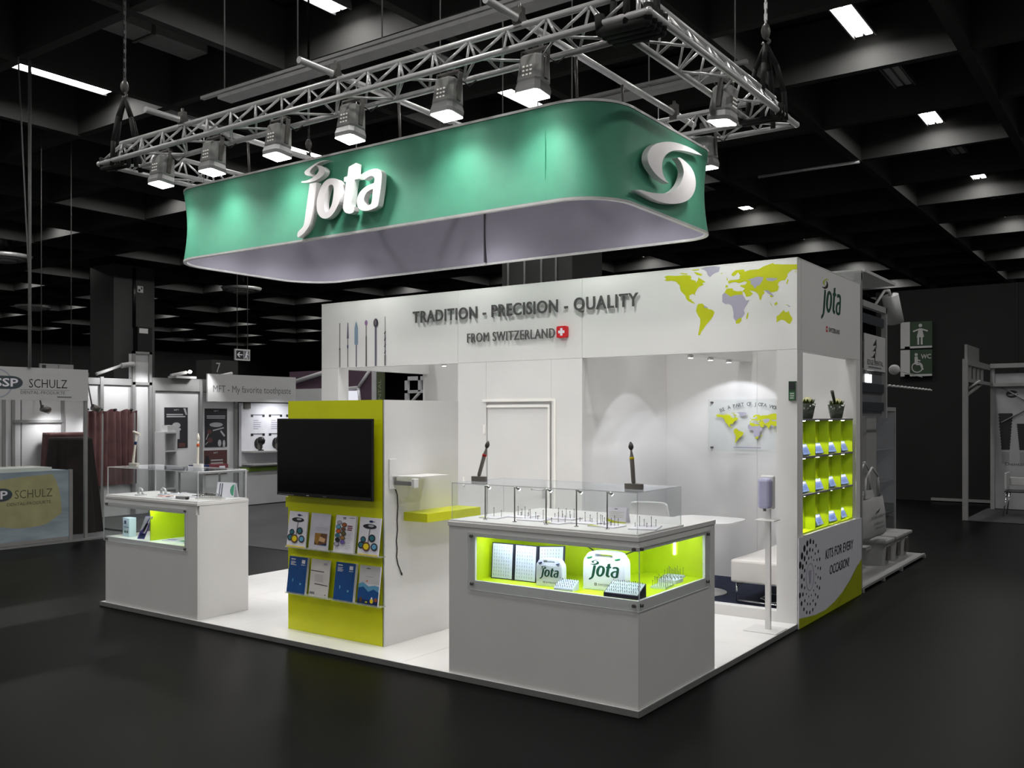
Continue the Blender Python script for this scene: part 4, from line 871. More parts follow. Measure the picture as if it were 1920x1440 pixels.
def art_sea(p, w, h):
    p.rect(0, w, h*.55, h, M('print_mist', (206, 204, 206), 0.5)).ell(w*.42, h*.93, w*.12, h*.015, greytext).bars(w*.3, w*.72, h*.73, 1, .1, h*.012, greyprint, 0).ell(w*.4, h*.61, w*.04, h*.02, orange)
    p.poly([(0, h*.3), (0, h*.52), (w*.2, h*.57), (w*.5, h*.48), (w*.8, h*.52), (w, h*.5), (w, h*.3)], skyp).poly([(0, 0), (0, h*.42), (w*.25, h*.46), (w*.5, h*.34), (w*.75, h*.42), (w, h*.36), (w, 0)], bluep).rect(0, w, 0, h*.14, navy)
    p.ell(w*.17, h*.13, w*.06, h*.07, brown).ell(w*.7, h*.12, w*.08, h*.06, yellowp).ell(w*.7, h*.19, w*.04, h*.03, paper).ell(w*.9, h*.16, w*.08, h*.05, M('print_rust')).ell(w*.45, h*.08, w*.06, h*.02, limeprint)
bx = [-3.185, -2.935, -2.668, -2.417]
arts = [(art_stool, 'brochure with black stool and colour discs, left end of the upper rack row', .012), (art_photo, 'silver grey leaflet with a small brown photo, second in the upper rack row', .006), (art_hex, 'thick white catalogue with clusters of round photos, third in the upper rack row', .022), (art_stool, 'brochure with black stool and colour discs, right end of the upper rack row', .010)]
arts2 = [(art_blue, 'thick blue catalogue at the left end of the lower rack row', .022), (art_text, 'pale grey leaflet with two thin dark bars, second in the lower rack row', .006), (art_blue, 'thick blue catalogue in the third place of the lower rack row', .026), (art_sea, 'brochure with blue mountain waves at the right end of the lower rack row', .010)]
pos = ['left end', 'second from left', 'third from left', 'right end']
for i in range(4):
    rack(bx[i] - 0.012, 0.243, 0.695, 'clear acrylic brochure rack, %s of the upper row' % pos[i])
    rack(bx[i] - 0.012, 0.243, 0.335, 'clear acrylic brochure rack, %s of the lower row' % pos[i])
    a, l, th = arts[i]; brochure(bx[i], 0.208, 0.7005, 0.278, l, th, a)
    a, l, th = arts2[i]; brochure(bx[i], 0.205, 0.3405, 0.285, l, th, a)
# fold-down tray with arm, cable
t = thing('fold_down_tray', 'white fold-down tray on a wall plate on the kiosk side', 'tray', (KX1, 0.35, 1.2))
G().box(KX1, KX1 + 0.012, 0.297, 0.375, 1.185, 1.405).build('wall_plate', white, t, 0.003)
G().prism(frame((0, 0, 1.272), (1, 0, 0), (0, 1, 0)), [(KX1 + 0.012, 0.33), (KX1 + 0.225, 0.40), (KX1 + 0.235, 0.71), (KX1 + 0.012, 0.72)], 0, 0.008).build('tray_plate', white, t)
G().box(KX1 + 0.012, KX1 + 0.185, 0.34, 0.375, 1.215, 1.245).build('arm', alud, t, 0.003); G().box(KX1 + 0.185, KX1 + 0.215, 0.335, 0.385, 1.20, 1.265).build('hinge', white, t, 0.004)
t = thing('black_cable', 'thin black cable hanging down the white kiosk side', 'cable', (KX1 + 0.006, 0.38, 1.18))
G().path([(KX1 + 0.006, y, z) for y, z in ((.366, 1.18), (.385, 1.14), (.392, 1.05), (.384, .95), (.388, .88), (.376, .80), (.384, .74), (.378, .68), (.395, .62), (.42, .575), (.43, .555))], 0.004, 6).build('cord', black, t)
G().tube((KX1 + 0.006, .43, .557), (KX1 + 0.006, .436, .54), 0.006).build('plug', black, t)
# ================================================================ RIGHT DISPLAY COUNTER (near corner)
CX0, CX1, CY0, CY1 = -1.40, -0.012, 0.014, 1.10
NZ0, NZ1, CT = 0.664, 0.945, 1.03
c1 = thing('display_counter', 'large white display counter with lit lime showcase at the near platform corner', 'counter', (-0.7, 0.5, 0.0405))
B('front_panel', white, c1, CX0, CX1, CY0, CY0 + 0.018, 0.041, NZ0, bevel=0.001); B('side_panel', white, c1, CX1 - 0.018, CX1, CY0 + 0.0185, CY1, 0.041, NZ0, bevel=0.001)
B('front_rail', white, c1, CX0, CX1, CY0, CY0 + 0.018, NZ1, CT - 0.028); B('side_rail', white, c1, CX1 - 0.018, CX1, CY0 + 0.0185, CY1, NZ1, CT - 0.028)
B('front_stile', white, c1, CX0, -1.185, CY0, CY0 + 0.018, NZ0, NZ1); B('side_stile', white, c1, CX1 - 0.018, CX1, 0.945, CY1, NZ0, NZ1)
B('left_panel', white, c1, CX0, CX0 + 0.018, CY0 + 0.0185, CY1, 0.041, CT - 0.028); B('back_panel', white, c1, CX0 + 0.0185, CX1 - 0.0185, CY1 - 0.018, CY1, 0.041, CT - 0.028)
B('countertop', white, c1, CX0 - 0.006, CX1 + 0.006, CY0 - 0.006, CY1 + 0.004, CT - 0.028, CT, bevel=0.0015)
B('display_plate', white, c1, CX0 + 0.004, CX1 - 0.004, CY0 + 0.004, 0.63, CT, CT + 0.012, bevel=0.001)
# niche lining
nx0, ny1 = -1.185, 0.945
B('niche_floor', limebright, c1, nx0, CX1 - 0.0185, CY0 + 0.0185, ny1, NZ0 - 0.012, NZ0)
B('niche_ceiling', white, c1, nx0, CX1 - 0.0185, CY0 + 0.0185, ny1, NZ1 + 0.035, NZ1 + 0.047)
B('niche_side', limebright, c1, nx0 - 0.012, nx0, CY0 + 0.0185, 0.56, NZ0, NZ1 + 0.035)
B('niche_back', limebright, c1, nx0, -0.46, 0.56, 0.572, NZ0, NZ1 + 0.035); B('niche_back', limebright, c1, -0.472, -0.46, 0.572, ny1, NZ0, NZ1 + 0.035)
B('niche_end', limebright, c1, -0.46, CX1 - 0.0185, ny1, ny1 + 0.012, NZ0, NZ1 + 0.035)
# LED strips and their light
led = B('led_strip', ledw, c1, -0.235, -0.222, ny1 - 0.006, ny1, 0.80, NZ1 - 0.01)
B('led_strip', ledw, c1, -1.1, -0.1, CY0 + 0.0195, CY0 + 0.027, NZ1 + 0.025, NZ1 + 0.034)
B('led_strip', ledw, c1, CX1 - 0.027, CX1 - 0.0195, CY0 + 0.1, 0.9, NZ1 + 0.025, NZ1 + 0.034)
LC = (0.86, 0.93, 1.0)
light('niche_glow', 'AREA', (-0.62, CY0 + 0.045, NZ1 + 0.022), (0, 0.5, -1), POW['niche'], c1, LC, 1.05, 0.03, 160)
light('niche_glow', 'AREA', (CX1 - 0.045, 0.48, NZ1 + 0.022), (-0.5, 0, -1), POW['niche']*0.6, c1, LC, 0.8, 0.03, 160)
# acrylic window panes with bolts
g = G(); pane(g, CX0 + 0.165, 0.002, 0.002, 0.008, 0.605, 0.972); g.build('front_pane', GL, c1)
g = G(); pane(g, -0.006, 0.0, 0.0085, 1.0, 0.605, 0.972); g.build('side_pane', GL, c1)
for x, z in ((-1.21, 0.948), (-1.205, 0.642), (-0.035, 0.958), (-0.035, 0.636)): G().tube((x, -0.004, z), (x, CY0, z), 0.010, n=12).build('bolt', steel, c1)
for y, z in ((0.04, 0.958), (0.975, 0.948), (0.04, 0.636), (0.97, 0.64)): G().tube((0.006, y, z), (CX1, y, z), 0.010, n=12).build('bolt', steel, c1)
g = G().path([(-0.72, 0.553, 0.944), (-0.66, 0.55, 0.86), (-0.55, 0.55, 0.80), (-0.47, 0.6, 0.80), (-0.40, 0.75, 0.84), (-0.34, 0.9, 0.944)], 0.004, 6); g.build('lead', M('cable_grey', (60, 66, 58), 0.5), c1)
# clear hood
HZ0, HZ1 = CT + 0.0125, 1.283
hd = thing('acrylic_hood', 'clear acrylic hood covering the right counter display', 'display hood', (-0.7, 0.32, HZ0))
hx0, hx1, hy0, hy1 = CX0 + 0.012, CX1 - 0.012, CY0 + 0.012, 0.61
g = G(); pane(g, hx0, hx1, hy0, hy0 + 0.005, HZ0, HZ1 - 0.005); g.build('front_pane', GL, hd)
g = G(); pane(g, hx0, hx1, hy1 - 0.005, hy1, HZ0, HZ1 - 0.005); g.build('back_pane', GL, hd)
g = G(); pane(g, hx0, hx0 + 0.005, hy0 + 0.005, hy1 - 0.005, HZ0, HZ1 - 0.005); g.build('side_pane', GL, hd)
g = G(); pane(g, hx1 - 0.005, hx1, hy0 + 0.005, hy1 - 0.005, HZ0, HZ1 - 0.005); g.build('side_pane', GL, hd)
g = G(); pane(g, hx0, hx1, hy0, hy1, HZ1 - 0.005, HZ1); g.build('top_pane', GL, hd)
# oversize dental bur statuettes
def statuette(x, y, z, lab, ringm, bodym, lean, h=0.285, kind='bur', basem=M('model_base', (112, 108, 102), 0.4, 0.2)):
    t = thing('bur_statuette', lab, 'statuette', (x, y, z), 'oversize dental tool models on the hoods')
    g = G(); n = 12
    a = [(0.062*math.cos(R(15*k)), 0.045*math.sin(R(15*k)) * (1 if k <= 12 else 0.35)) for k in range(25)]
    g.prism((Vector((x, y, z)), Vector((1, 0, 0)), Vector((0, 1, 0)), Vector((0, 0, 1))), a[:24], 0, 0.034); g.build('base', basem, t, 0.003)
    d = Vector(lean).normalized(); o = Vector((x, y, z + 0.034)); L = h - 0.034
    if kind == 'bur':
        G().lathe(o, [(0.008, 0), (0.013, 0.012), (0.0135, L*0.62), (0.011, L*0.66), (0.007, L*0.74), (0.006, L*0.80)], 16, axis=d).build('shank', bodym, t)
        G().lathe(o, [(0.0145, L*0.57), (0.0145, L*0.62), (0.0135, L*0.63)], 16, axis=d).build('colour_ring', ringm, t)
        G().lathe(o, [(0.005, L*0.79), (0.013, L*0.83), (0.016, L*0.88), (0.012, L*0.94), (0.004, L*0.99), (0.001, L)], 16, axis=d).build('head', M('bur_head', (86, 84, 82), 0.6, 0.5, var=0.3, scale=60, bump=0.4), t)
    else:
        G().lathe(o, [(0.009, 0), (0.011, 0.01), (0.009, L*0.62), (0.008, L*0.95)], 14, axis=d).build('shank', bodym, t)
        G().lathe(o, [(0.0125, L*0.60), (0.0125, L*0.68), (0.011, L*0.7)], 14, axis=d).build('colour_ring', ringm, t)
        e = o + d*L*0.97
        if kind == 'tee': G().tube(e - Vector((0.05, 0, -0.012)), e + Vector((0.05, 0, -0.012)), 0.011, n=14).build('head', bodym, t)
        else: G().lathe(o, [(0.010, L*0.80), (0.013, L*0.86), (0.010, L*0.95), (0.002, L*1.06)], 14, axis=d).build('head', bodym, t)
    return t
statuette(-1.305, 0.21, HZ1 + 0.0005, 'leaning grey dental bur model with a red ring on the right counter hood', red, M('model_grey', (128, 124, 118), 0.4, 0.2), (0.34, 0.0, 1))
statuette(-0.145, 0.21, HZ1 + 0.0005, 'grey dental bur model with a yellow ring on the right counter hood', yellowp, M('model_grey'), (-0.08, 0.0, 1))
# stem spotlights under the hood
for k, (x, y) in enumerate(((-1.19, 0.13), (-0.955, 0.13), (-0.715, 0.13), (-0.50, 0.14), (-0.285, 0.14))):
    z = CT + 0.0125; h = 0.218
    t = thing('stem_spotlight', 'slim steel stem spotlight under the clear hood, %s from the left' % ORD[k], 'spotlight', (x, y, z), 'stem spotlights under the right hood')
    G().tube((x, y, z), (x, y, z + 0.006), 0.014, n=14).build('foot', chrome, t)
    G().tube((x, y, z + 0.006), (x, y, z + h), 0.0042, n=8).build('stem', steel, t)
    hd_ = G().tube((x - 0.004, y, z + h), (x + 0.014, y + 0.006, z + h + 0.004), 0.007, n=10).tube((x + 0.012, y + 0.006, z + h + 0.004), (x + 0.03, y + 0.012, z + h - 0.012), 0.009, n=12).build('head', chrome, t)
    G().tube((x + 0.0295, y + 0.0118, z + h - 0.0115), (x + 0.0312, y + 0.0124, z + h - 0.0131), 0.0075, n=12).build('bulb', lampw, hd_)
    light('stem_glow', 'SPOT', (x + 0.034, y + 0.0135, z + h - 0.016), (0.3, 0.35, -1), POW['stem'], t, (1, 1, 1), 0.006, angle=110)
# cards and small bur stands laid out under the hood
dz = CT + 0.0125
def tray(x, y, w, d, rz, lab, cols, bars):
    t = thing('bur_card', lab, 'card', (x, y, dz), 'display cards with burs under the right hood')
    c, s = math.cos(rz), math.sin(rz); U = Vector((c, s, 0)); V = Vector((-s, c, 0)); O = Vector((x, y, dz))
    fr = (O - U*w/2 - V*d/2, U, V, Vector((0, 0, 1)))
    G().prism(fr, [(0, 0), (w, 0), (w, d), (0, d)], 0, 0.007).build('card_board', paper, t)
    p = Print((fr[0] + Vector((0, 0, 0.007)), U, V, Vector((0, 0, 1))))
    if cols: p.poly([(0, 0), (w*.6, 0), (w*.25, d*.18), (0, d*.3)], limeprint)
    p.bars(w*.1, w*.9, d*.85, 3, d*.1, d*.03, greyprint, .4); p.build('card_print', t)
    g = G()
    for k in range(bars):
        q = fr[0] + U*(w*(0.15 + 0.7*k/max(1, bars-1))) + V*(d*(0.45 + 0.1*((k*7) % 3)))
        h = 0.02 + 0.018*((k*5) % 3); g.tube(q + Vector((0, 0, 0.007)), q + Vector((0, 0, 0.007 + h)), 0.0017, n=6); g.ball(q + Vector((0, 0, 0.009 + h)), (0.003, 0.003, 0.005), 6, 4)
    if bars: gg = g.build('burs', steel, t); gg['kind'] = 'stuff'
    return t
tray(-1.22, 0.26, 0.14, 0.14, 0.1, 'small white and lime card at the left end under the right hood', True, 3)
tray(-1.10, 0.42, 0.17, 0.18, -0.05, 'white card with a row of seven burs at the back left under the right hood', False, 7)
tray(-0.92, 0.30, 0.18, 0.15, 0.12, 'white card with five burs between the first two stem lights', False, 5)
tray(-0.80, 0.48, 0.20, 0.14, 0.0, 'white card with eight burs in the back row under the right hood', False, 8)
tray(-0.70, 0.24, 0.13, 0.13, -0.15, 'white card with lime corner behind the third stem light', True, 3)
tray(-0.53, 0.36, 0.20, 0.17, 0.1, 'white card with six burs behind the fourth stem light', False, 6)
tray(-0.36, 0.27, 0.19, 0.15, -0.05, 'white and lime card with nine burs near the right end of the hood', True, 9)
tray(-0.13, 0.33, 0.17, 0.22, 0.3, 'grey and white card with six burs at the right end under the hood', False, 6)
t = thing('tent_card', 'standing white tent card with a lime corner under the right hood', 'card', (-0.41, 0.48, dz))
fr = frame((-0.475, 0.46, dz + 0.0005), (1, 0.1, 0), (0, 0.12, 1)); G().prism(fr, [(0, 0), (0.135, 0), (0.135, 0.10), (0, 0.10)], -0.002, 0).build('front_leaf', paper, t)
fr2 = frame((-0.475, 0.52, dz + 0.0005), (1, 0.1, 0), (0, -0.25, 1)); G().prism(fr2, [(0, 0), (0.135, 0), (0.135, 0.095), (0, 0.095)], -0.002, 0).build('back_leaf', paper, t)
Print(fr).poly([(0, 0), (0.135, 0), (0.135, 0.006), (0.08, 0.008), (0.03, 0.018), (0, 0.035)], limeprint).rect(0.055, 0.075, 0.085, 0.09, greytext).bars(0.02, 0.12, 0.07, 4, 0.011, 0.004, M('print_faint', (206, 204, 190), 0.5), .3).build('card_print', t)

# things in the lit niche
nf = NZ0 + 0.0005
t = thing('bur_binder', 'open black folding binder with grids of burs, left in the right showcase', 'binder', (-0.95, 0.2, nf))
for O, U, w in (((-1.155, 0.145, nf), (1, 0.05, 0), 0.160), ((-0.979, 0.155, nf), (1, 0.03, 0), 0.160), ((-0.803, 0.165, nf), (0.80, 0.6, 0), 0.155)):
    V = (0, 0.07, 1); fr = frame(O, U, V); h = 0.232
    lf = G().prism(fr, [(0, 0), (w + 0.014, 0), (w + 0.014, h), (0, h)], -0.008, 0).build('leaf', M('binder_black', (26, 28, 44), 0.5), t)
    p = Print(fr); p.rect(0.007, w, 0.006, h - 0.006, M('binder_page', (196, 204, 224), 0.35, var=0.05, scale=40))
    for r_ in range(9):
        for c_ in range(7):
            x = 0.02 + c_*(w - 0.03)/7; z = 0.02 + r_*(h - 0.03)/9
            p.rect(x, x + 0.0028, z, z + 0.013, greytext); p.w -= p.step
    p.build('bur_grid', lf)
def case(x, y, z, w, h, d, rz, lab, tabs):
    t = thing('carry_case', lab, 'case', (x, y, z), 'white jota carry cases in the showcase')
    c, s = math.cos(rz), math.sin(rz); fr = frame((x, y, z), (c, s, 0)); N = fr[3]
    hb = h*0.84
    r = 0.06*w
    body = [(r, 0), (w - r, 0), (w, r), (w, hb - 2*r), (w*0.95, hb), (w*0.86, h - r*0.5), (w*0.70, h), (w*0.30, h), (w*0.14, h - r*0.5), (w*0.05, hb), (0, hb - 2*r), (0, r)]
    hole = [(w*0.27, hb + 0.004), (w*0.73, hb + 0.004), (w*0.71, h - h*0.06), (w*0.29, h - h*0.06)]
    vs, fs = curve_mesh([smooth(body, 2), hole], d); g = G(); g.frame_add(fr, [(a, b, q - d) for a, b, q in vs], fs); g.build('shell', M('case_white', (226, 230, 240), 0.35, var=0.01), t)
    ff = (fr[0], fr[1], fr[2], N); g = G()
    g.prism(ff, [(w*.02, hb*.03), (w*.98, hb*.03), (w*.98, hb*.9), (w*.02, hb*.9)], 0.0, 0.003); g.build('front_face', M('case_face', (212, 218, 222), 0.4, var=0.01), t)
    for a in (0.10, 0.78): G().prism(ff, [(w*a, hb*.955), (w*(a + .12), hb*1.0), (w*(a + .12), hb*1.04), (w*a, hb*.995)], -0.01, 0.006).build('latch', tabs, t)
    p = Print((fr[0] + N*0.003, fr[1], fr[2], N)); logo_print(p, w*.14, hb*.30, w*.74, darkgreen); swiss(p, w*.28, hb*.15, w*.055, inkm); p.text('SWITZERLAND', w*.37, hb*.155, w*.42, w*.045, greytext, .01); p.build('logo_print', t)
case(-0.765, 0.095, nf, 0.185, 0.172, 0.05, 0.05, 'smaller white carry case reading jota, beside the binder in the right showcase', navy)
case(-0.465, 0.165, nf, 0.275, 0.235, 0.08, 0.05, 'larger white carry case reading jota with green latches in the right showcase', M('latch_green', (30, 140, 80), 0.4))
def burblock(x, y, w, d, h, tilt, rz, nx_, ny_, basem, topm, lab, bh=0.022, name='bur_block'):
    t = thing(name, lab, 'bur stand', (x, y, nf), 'bur stands in the right showcase')
    c, s = math.cos(rz), math.sin(rz); U = Vector((c, s, 0)); Vf = Vector((-s, c, 0)); V = (Vf*math.cos(tilt) + Vector((0, 0, math.sin(tilt)))); N = U.cross(V)
    O = Vector((x, y, nf)) - U*w/2 - Vf*d/2
    g = G(); z0 = [O, O + U*w, O + U*w + Vf*d*math.cos(tilt), O + Vf*d*math.cos(tilt)]
    top = [O + Vector((0, 0, h)), O + U*w + Vector((0, 0, h)), O + U*w + V*d + Vector((0, 0, h)), O + V*d + Vector((0, 0, h))]
    g.add(z0 + top, [[3, 2, 1, 0], [4, 5, 6, 7], [0, 1, 5, 4], [1, 2, 6, 5], [2, 3, 7, 6], [3, 0, 4, 7]]); g.build('block', basem, t)
    fr = (O + Vector((0, 0, h)), U, V, N); p = Print(fr); p.rect(w*.02, w*.98, d*.05, d*.98, topm); p.build('face', t)
    g = G()
    for i in range(nx_):
        for j in range(ny_):
            q = fr[0] + U*(w*(0.08 + 0.84*i/max(1, nx_-1))) + V*(d*(0.15 + 0.75*j/max(1, ny_-1))) + N*0.001
            hh = bh*(0.7 + 0.6*((i*7 + j*3) % 5)/5)
            g.tube(q, q + N*hh, 0.0014, n=5); g.ball(q + N*hh, (0.0026, 0.0026, 0.004), 5, 4)
    bo = g.build('burs', steel, t); bo['kind'] = 'stuff'
    return t
burblock(-0.535, 0.085, 0.13, 0.09, 0.012, 0.5, 0.05, 8, 4, M('block_lilac', (206, 212, 236), 0.4), M('block_face', (196, 206, 230), 0.4), 'small pale block of burs in front of the two carry cases', 0.012)
burblock(-0.14, 0.098, 0.22, 0.125, 0.022, 0.45, 0.03, 14, 4, M('binder_black'), M('tray_face', (176, 190, 190), 0.4, var=0.1, scale=50), 'black tilted tray of many burs at the near showcase corner', 0.014, 'bur_tray')
burblock(-0.10, 0.50, 0.10, 0.15, 0.012, 0.0, 0.1, 7, 4, M('clear_block', (196, 216, 190), 0.15), M('clear_face', (202, 220, 196), 0.2), 'clear block of standing burs in the middle of the showcase side window', 0.045)
burblock(-0.13, 0.68, 0.12, 0.11, 0.022, 0.0, 0.0, 5, 3, M('block_lilac'), M('block_face'), 'pale low bur block behind the clear one in the showcase side window', 0.010)
burblock(-0.19, 0.85, 0.12, 0.09, 0.014, 0.0, 0.0, 6, 2, M('block_lilac'), M('block_face'), 'pale bur block at the far end of the showcase side window', 0.045)

# ================================================================ LEFT DISPLAY COUNTER
LX0, LX1, LY0, LY1 = -5.40, -4.06, 0.014, 0.53
LT, L0, L1 = 1.0, 0.635, 0.905
c2 = thing('display_counter', 'white display counter with lime niche at the left end of the platform', 'counter', (-4.7, 0.27, 0.0405))
B('front_panel', white, c2, LX0, LX1, LY0, LY0 + 0.018, 0.041, L0, bevel=0.001); B('side_panel', white, c2, LX1 - 0.018, LX1, LY0 + 0.0185, LY1, 0.041, LT - 0.02, bevel=0.001)
B('front_rail', white, c2, LX0, LX1 - 0.0185, LY0, LY0 + 0.018, L1, LT - 0.02); B('front_stile', white, c2, -4.235, LX1 - 0.0, LY0, LY0 + 0.018, L0, L1)
B('left_panel', white, c2, LX0, LX0 + 0.018, LY0 + 0.0185, LY1, 0.041, L0); B('left_rail', white, c2, LX0, LX0 + 0.018, LY0 + 0.0185, LY1, L1, LT - 0.02)
B('back_panel', white, c2, LX0 + 0.0185, LX1 - 0.0185, LY1 - 0.018, LY1, 0.041, L0); B('back_panel', white, c2, -4.86, LX1 - 0.0185, LY1 - 0.018, LY1, L0, LT - 0.02)
B('back_rail', white, c2, LX0 + 0.0185, -4.86, LY1 - 0.018, LY1, L1, LT - 0.02)
B('countertop', white, c2, LX0 - 0.004, LX1 + 0.004, LY0 - 0.005, LY1 + 0.003, LT - 0.02, LT, bevel=0.0015)
B('display_plate', white, c2, LX0 + 0.006, LX1 - 0.006, LY0 + 0.006, LY1 - 0.006, LT, LT + 0.012)
B('niche_floor', M('niche_floor_white', (222, 228, 214), 0.4), c2, LX0 + 0.0185, -4.235, LY0 + 0.0185, LY1 - 0.0185, L0 - 0.012, L0)
B('niche_ceiling', white, c2, LX0 + 0.0185, -4.235, LY0 + 0.0185, LY1 - 0.0185, L1 + 0.035, L1 + 0.047)
B('niche_divider', limebright, c2, -4.795, -4.783, LY0 + 0.05, LY1 - 0.0185, L0, L1 + 0.035); B('niche_back', limebright, c2, -4.783, -4.235, LY1 - 0.031, LY1 - 0.019, L0, L1 + 0.035); B('niche_end', limebright, c2, -4.235, -4.223, LY0 + 0.0185, LY1 - 0.031, L0, L1 + 0.035)
B('led_strip', ledw, c2, -5.2, -4.3, LY0 + 0.0195, LY0 + 0.027, L1 + 0.025, L1 + 0.034)
light('niche_glow', 'AREA', (-4.75, LY0 + 0.045, L1 + 0.022), (0, 0.5, -1), POW['left_niche'], c2, LC, 0.95, 0.03, 160)
g = G(); pane(g, LX0 - 0.012, -4.195, 0.002, 0.008, 0.60, 0.945); g.build('front_pane', GL, c2)
g = G(); pane(g, LX0 - 0.012, LX0 - 0.006, 0.0085, LY1, 0.60, 0.945); g.build('side_pane', GL, c2)
for x, z in ((-4.215, 0.93), (-4.215, 0.615), (-5.37, 0.93), (-5.37, 0.615)): G().tube((x, -0.004, z), (x, LY0, z), 0.010, n=12).build('bolt', steel, c2)
lz = LT + 0.0125; LH = 1.262
hd = thing('acrylic_hood', 'clear acrylic hood with bright edges covering the left counter display', 'display hood', (-4.73, 0.27, lz))
hx0, hx1, hy0, hy1 = LX0 + 0.012, LX1 - 0.012, LY0 + 0.012, LY1 - 0.012
ge2 = glassmat('bright_acrylic_edge', fac=0.85, edge=(0.85, 0.85, 0.85)); GL2 = [glass, ge2]
for nm, a in (('front_pane', (hx0, hx1, hy0, hy0 + 0.006, lz, LH - 0.006)), ('back_pane', (hx0, hx1, hy1 - 0.006, hy1, lz, LH - 0.006)), ('side_pane', (hx0, hx0 + 0.006, hy0 + 0.006, hy1 - 0.006, lz, LH - 0.006)), ('side_pane', (hx1 - 0.006, hx1, hy0 + 0.006, hy1 - 0.006, lz, LH - 0.006)), ('top_pane', (hx0, hx1, hy0, hy1, LH - 0.006, LH))):
    g = G(); pane(g, *a); g.build(nm, GL2, hd)
ivory = M('model_ivory', (226, 220, 208), 0.4, var=0.03)
statuette(-5.17, 0.14, LH + 0.0005, 'leaning white brush-shaped dental model with a dark ring on the left hood', navy, ivory, (0.22, 0, 1), 0.32, 'tee', M('model_base_grey', (176, 174, 166), 0.5))
statuette(-4.56, 0.38, LH + 0.0005, 'upright white dental model with an orange ring on the left hood', orange, ivory, (0.03, 0, 1), 0.29, 'point', white)
for x, y, lab in ((-5.05, 0.14, 'curled clear glass figurine at the left end under the left hood'), (-4.90, 0.27, 'second curled clear glass figurine under the left hood, further right')):
    t = thing('glass_figurine', lab, 'figurine', (x, y, lz), 'glass figurines under the left hood')
    G().path([(x - 0.035 + 0.0, y, lz + 0.012), (x - 0.04, y, lz + 0.04), (x - 0.015, y, lz + 0.062), (x + 0.018, y, lz + 0.055), (x + 0.03, y, lz + 0.03), (x + 0.03, y, lz + 0.012)], 0.010, 10).build('curl', M('figurine_glass', (206, 208, 210), 0.1, 0.3), t)
    G().lathe((x, y, lz), [(0.05, 0), (0.05, 0.006), (0.02, 0.01)], 18).build('foot', M('figurine_glass'), t)
t = thing('orange_leaflet', 'orange and cream leaflet lying under the left hood', 'leaflet', (-4.72, 0.17, lz))
G().box(-4.80, -4.62, 0.12, 0.24, lz, lz + 0.006).build('sheet', paper, t); Print(frame((-4.80, 0.12, lz + 0.006), (1, 0, 0), (0, 1, 0))).rect(0.01, 0.12, 0.01, 0.05, M('leaflet_orange', (214, 96, 50), 0.5)).rect(0.04, 0.17, 0.06, 0.11, M('leaflet_cream', (224, 180, 150), 0.5)).build('print', t)
def sheet(x, y, w, d, rz, lab):
    t = thing('instrument_card', lab, 'card', (x, y, lz), 'cards under the left hood')
    c, s = math.cos(rz), math.sin(rz); U, V = Vector((c, s, 0)), Vector((-s, c, 0)); O = Vector((x, y, lz)) - U*w/2 - V*d/2; N = Vector((0, 0, 1))
    G().prism((O, U, V, N), [(0, 0), (w, 0), (w, d), (0, d)], 0, 0.006).build('card_board', paper, t)
    g = G()
    for k in range(4): g.tube(O + U*w*.2 + V*d*(.2 + .2*k) + N*0.011, O + U*w*.8 + V*d*(.25 + .2*k) + N*0.011, 0.004, n=6)
    g.build('instruments', chrome, t)['kind'] = 'stuff'
sheet(-4.90, 0.42, 0.2, 0.12, 0.1, 'white card with four steel instruments at the back left of the left hood')
sheet(-4.47, 0.34, 0.2, 0.14, -0.1, 'white card with four steel instruments in the middle of the left hood')
sheet(-4.58, 0.13, 0.12, 0.1, 0.2, 'small white card with four steel instruments at the front of the left hood')
t = thing('black_handpiece', 'black dental handpiece lying at the back under the left hood', 'handpiece', (-4.45, 0.44, lz))
G().lathe((-4.55, 0.45, lz + 0.013), [(0.008, 0), (0.012, 0.02), (0.012, 0.1), (0.008, 0.15), (0.006, 0.18)], 12, axis=(1, 0, 0)).build('body', black, t)
G().tube((-4.37, 0.45, lz + 0.013), (-4.36, 0.45, lz + 0.03), 0.008).build('head', chrome, t)
t = thing('standing_booklet', 'standing white booklet with dark stripes and green disc under the left hood', 'booklet', (-4.25, 0.4, lz))
fr = frame((-4.36, 0.42, lz + 0.0005), (1, 0.15, 0), (0, 0.15, 1)); G().prism(fr, [(0, 0), (0.20, 0), (0.20, 0.13), (0, 0.13)], -0.006, 0).build('cover', paper, t)
fr2 = frame((-4.36, 0.475, lz + 0.0005), (1, 0.15, 0), (0, -0.2, 1)); G().prism(fr2, [(0, 0), (0.20, 0), (0.20, 0.125), (0, 0.125)], -0.006, 0).build('back_leaf', paper, t)
Print(fr).rect(0.03, 0.042, 0.005, 0.12, M('stripe_slate', (84, 90, 110), 0.5)).rect(0.055, 0.067, 0.005, 0.12, M('stripe_slate')).poly([(0.2, 0.015), (0.2, 0.115), (0.18, 0.11), (0.162, 0.09), (0.155, 0.065), (0.162, 0.04), (0.18, 0.02)], M('disc_green', (70, 160, 126), 0.5)).build('print', t)
t = thing('instrument_rack', 'long clear rack of small upright instruments at the right end of the left hood', 'rack', (-4.25, 0.22, lz))
G().obox((-4.22, 0.26, lz + 0.006), (0.12, 0.04, 0), (-0.012, 0.035, 0), (0, 0, 0.006)).build('rack_base', M('rack_clear', (214, 212, 206), 0.2), t)
g = G()
for k in range(22):
    a = -1 + 2*k/21; q = Vector((-4.22 + 0.115*a, 0.26 + 0.038*a + 0.012*((k*3) % 3 - 1), lz + 0.012)); h = 0.025 + 0.014*((k*7) % 4)/4
    g.tube(q, q + Vector((0, 0, h)), 0.0025, n=5); g.ball(q + Vector((0, 0, h)), (0.004, 0.004, 0.005), 5, 4)
g.build('instruments', steel, t)['kind'] = 'stuff'
